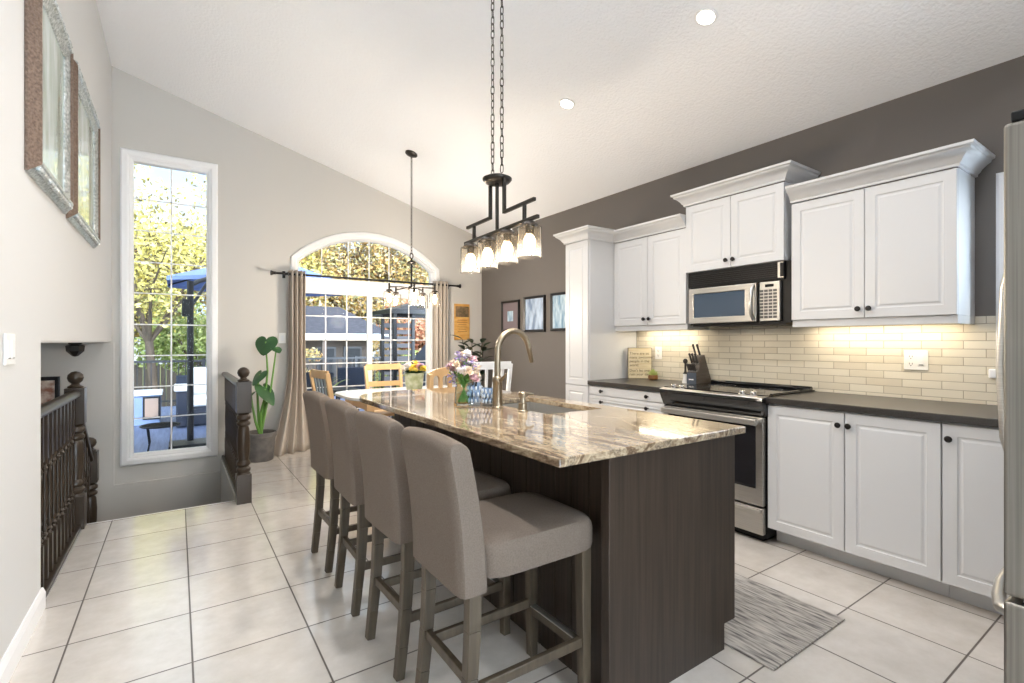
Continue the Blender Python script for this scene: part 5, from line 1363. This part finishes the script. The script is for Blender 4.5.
# trees
def leaf_cloud(name, m_, parent, blobs, n, size, seed):
    rnd = random.Random(seed); V = []; F = []
    tot = sum(b[1]**2 for b in blobs)
    for c, r, sq in blobs:
        for _ in range(int(n*r*r/tot)):
            d = Vector((rnd.gauss(0, 1), rnd.gauss(0, 1), rnd.gauss(0, 1))).normalized()*r*(rnd.random()**.42)
            p = Vector((c[0]+d.x, c[1]+d.y, c[2]+d.z*sq))
            a = Vector((rnd.gauss(0, 1), rnd.gauss(0, 1), rnd.gauss(0, 1))).normalized(); b_ = a.orthogonal().normalized(); s = size*rnd.uniform(.6, 1.3)
            i = len(V); V += [p-a*s*.6, p+b_*s*.36, p+a*s*.6, p-b_*s*.36]; F.append((i, i+1, i+2, i+3))
    ro = Vector(root_loc(parent)); me = bpy.data.meshes.new(name); me.from_pydata([tuple(v-ro) for v in V], [], F); me.materials.append(MATS[m_])
    o = bpy.data.objects.new(name, me); col.objects.link(o); o.parent = parent; return o
def tree(label, x, y, h, spread, m_, n, size, seed, trunk=.16, fork=.35, zb=-1.6, low=.58, name='garden_tree'):
    rnd = random.Random(seed)
    t = thing(name, label, 'tree', (x, y, zb), 'garden trees with yellowing leaves')
    m = MB(); fk = Vector((x+rnd.uniform(-.2, .2), y, zb+h*fork)); m.tube([(x, y, zb), ((x+fk.x)/2+.05, y, zb+h*fork*.5), fk], [trunk*1.25, trunk, trunk*.9], 9)
    blobs = []
    for k in range(9):
        a = 2*math.pi*k/9+rnd.uniform(-.3, .3); rr_ = spread*rnd.uniform(.35, .85); tip = Vector((x+math.cos(a)*rr_, y+math.sin(a)*rr_, zb+h*rnd.uniform(low, .98)))
        mid = fk.lerp(tip, .5)+Vector((rnd.uniform(-.3, .3), rnd.uniform(-.3, .3), .25))
        m.tube([fk-Vector((0, 0, .05)), mid, tip], [trunk*.55, trunk*.3, trunk*.08], 7)
        for j in range(3):
            tp = mid+Vector((rnd.uniform(-1, 1)*spread*.45, rnd.uniform(-1, 1)*spread*.45, rnd.uniform(-.2, .8)*h*.16)); m.tube([mid, (mid+tp)/2+Vector((0, 0, .1)), tp], [trunk*.22, trunk*.14, trunk*.05], 5); blobs.append((tp, spread*.30, .8))
        blobs.append((tip, spread*rnd.uniform(.32, .45), .8))
    for j in range(4): blobs.append((Vector((x+rnd.uniform(-.5, .5)*spread, y+rnd.uniform(-.5, .5)*spread, zb+h*rnd.uniform(.5, .8))), spread*.4, .8))
    m.build('trunk', 'bark', t, smooth=True)
    leaf_cloud('foliage', m_, t, blobs, n, size, seed)
tree('forked yellow-green tree seen through the tall window', -.48, 15.2, 7.2, 3.0, 'leaves_yellow', 6500, .105, 3, .10, .40)
tree('tall yellow tree at the right of the tall window view', 2.4, 22.0, 9.5, 3.4, 'leaves_yellow', 8000, .16, 5)
tree('pale green tree low beyond the railing in the tall window', .6, 19.0, 4.2, 1.9, 'leaves_green', 7000, .13, 6, .1, .3)
tree('yellow tree at the left edge of the tall window view', -4.2, 19.0, 8.0, 3.0, 'leaves_yellow', 8000, .15, 8)
xs = [(3.6, 23.4, 8.4), (6.2, 24.4, 9.0), (8.8, 23.6, 9.4), (11.4, 22, 9.0), (13.6, 20, 8.8), (16.5, 20.5, 9.4), (-1.8, 24.5, 7.0)]
labs = ['golden tree just behind the garden house, left end of its roof', 'golden tree rising behind the garden house, above the first door pane', 'golden tree above the middle of the garden house', 'golden tree above the door divider', 'golden tree over the gazebo roof', 'golden tree at the right of the arched transom', 'golden tree behind the forked tree']
tree('reddish tree behind the gazebo roof in the right door pane', 8.5, 18.2, 4.9, 1.7, 'leaves_red', 7000, .13, 41, .1, .25)
tree('broad golden bush filling the gap right of the garden house', 8.6, 20.4, 4.6, 2.6, 'leaves_gold', 9000, .15, 51, .08, .12, low=.2)
tree('green and gold bush behind the privacy screen', 5.9, 13.9, 2.9, 1.1, 'leaves_green', 5000, .11, 53, .05, .12, low=.2)
tree('low golden shrub under the garden house eave beside the curtain', 2.55, 14.6, 2.6, .8, 'leaves_gold', 3500, .10, 43, .05, .2)
for i, (x, y, h) in enumerate(xs): tree(labs[i], x, y, h, 3.0, 'leaves_gold', 14000, .18, 20+i, .15, .22)
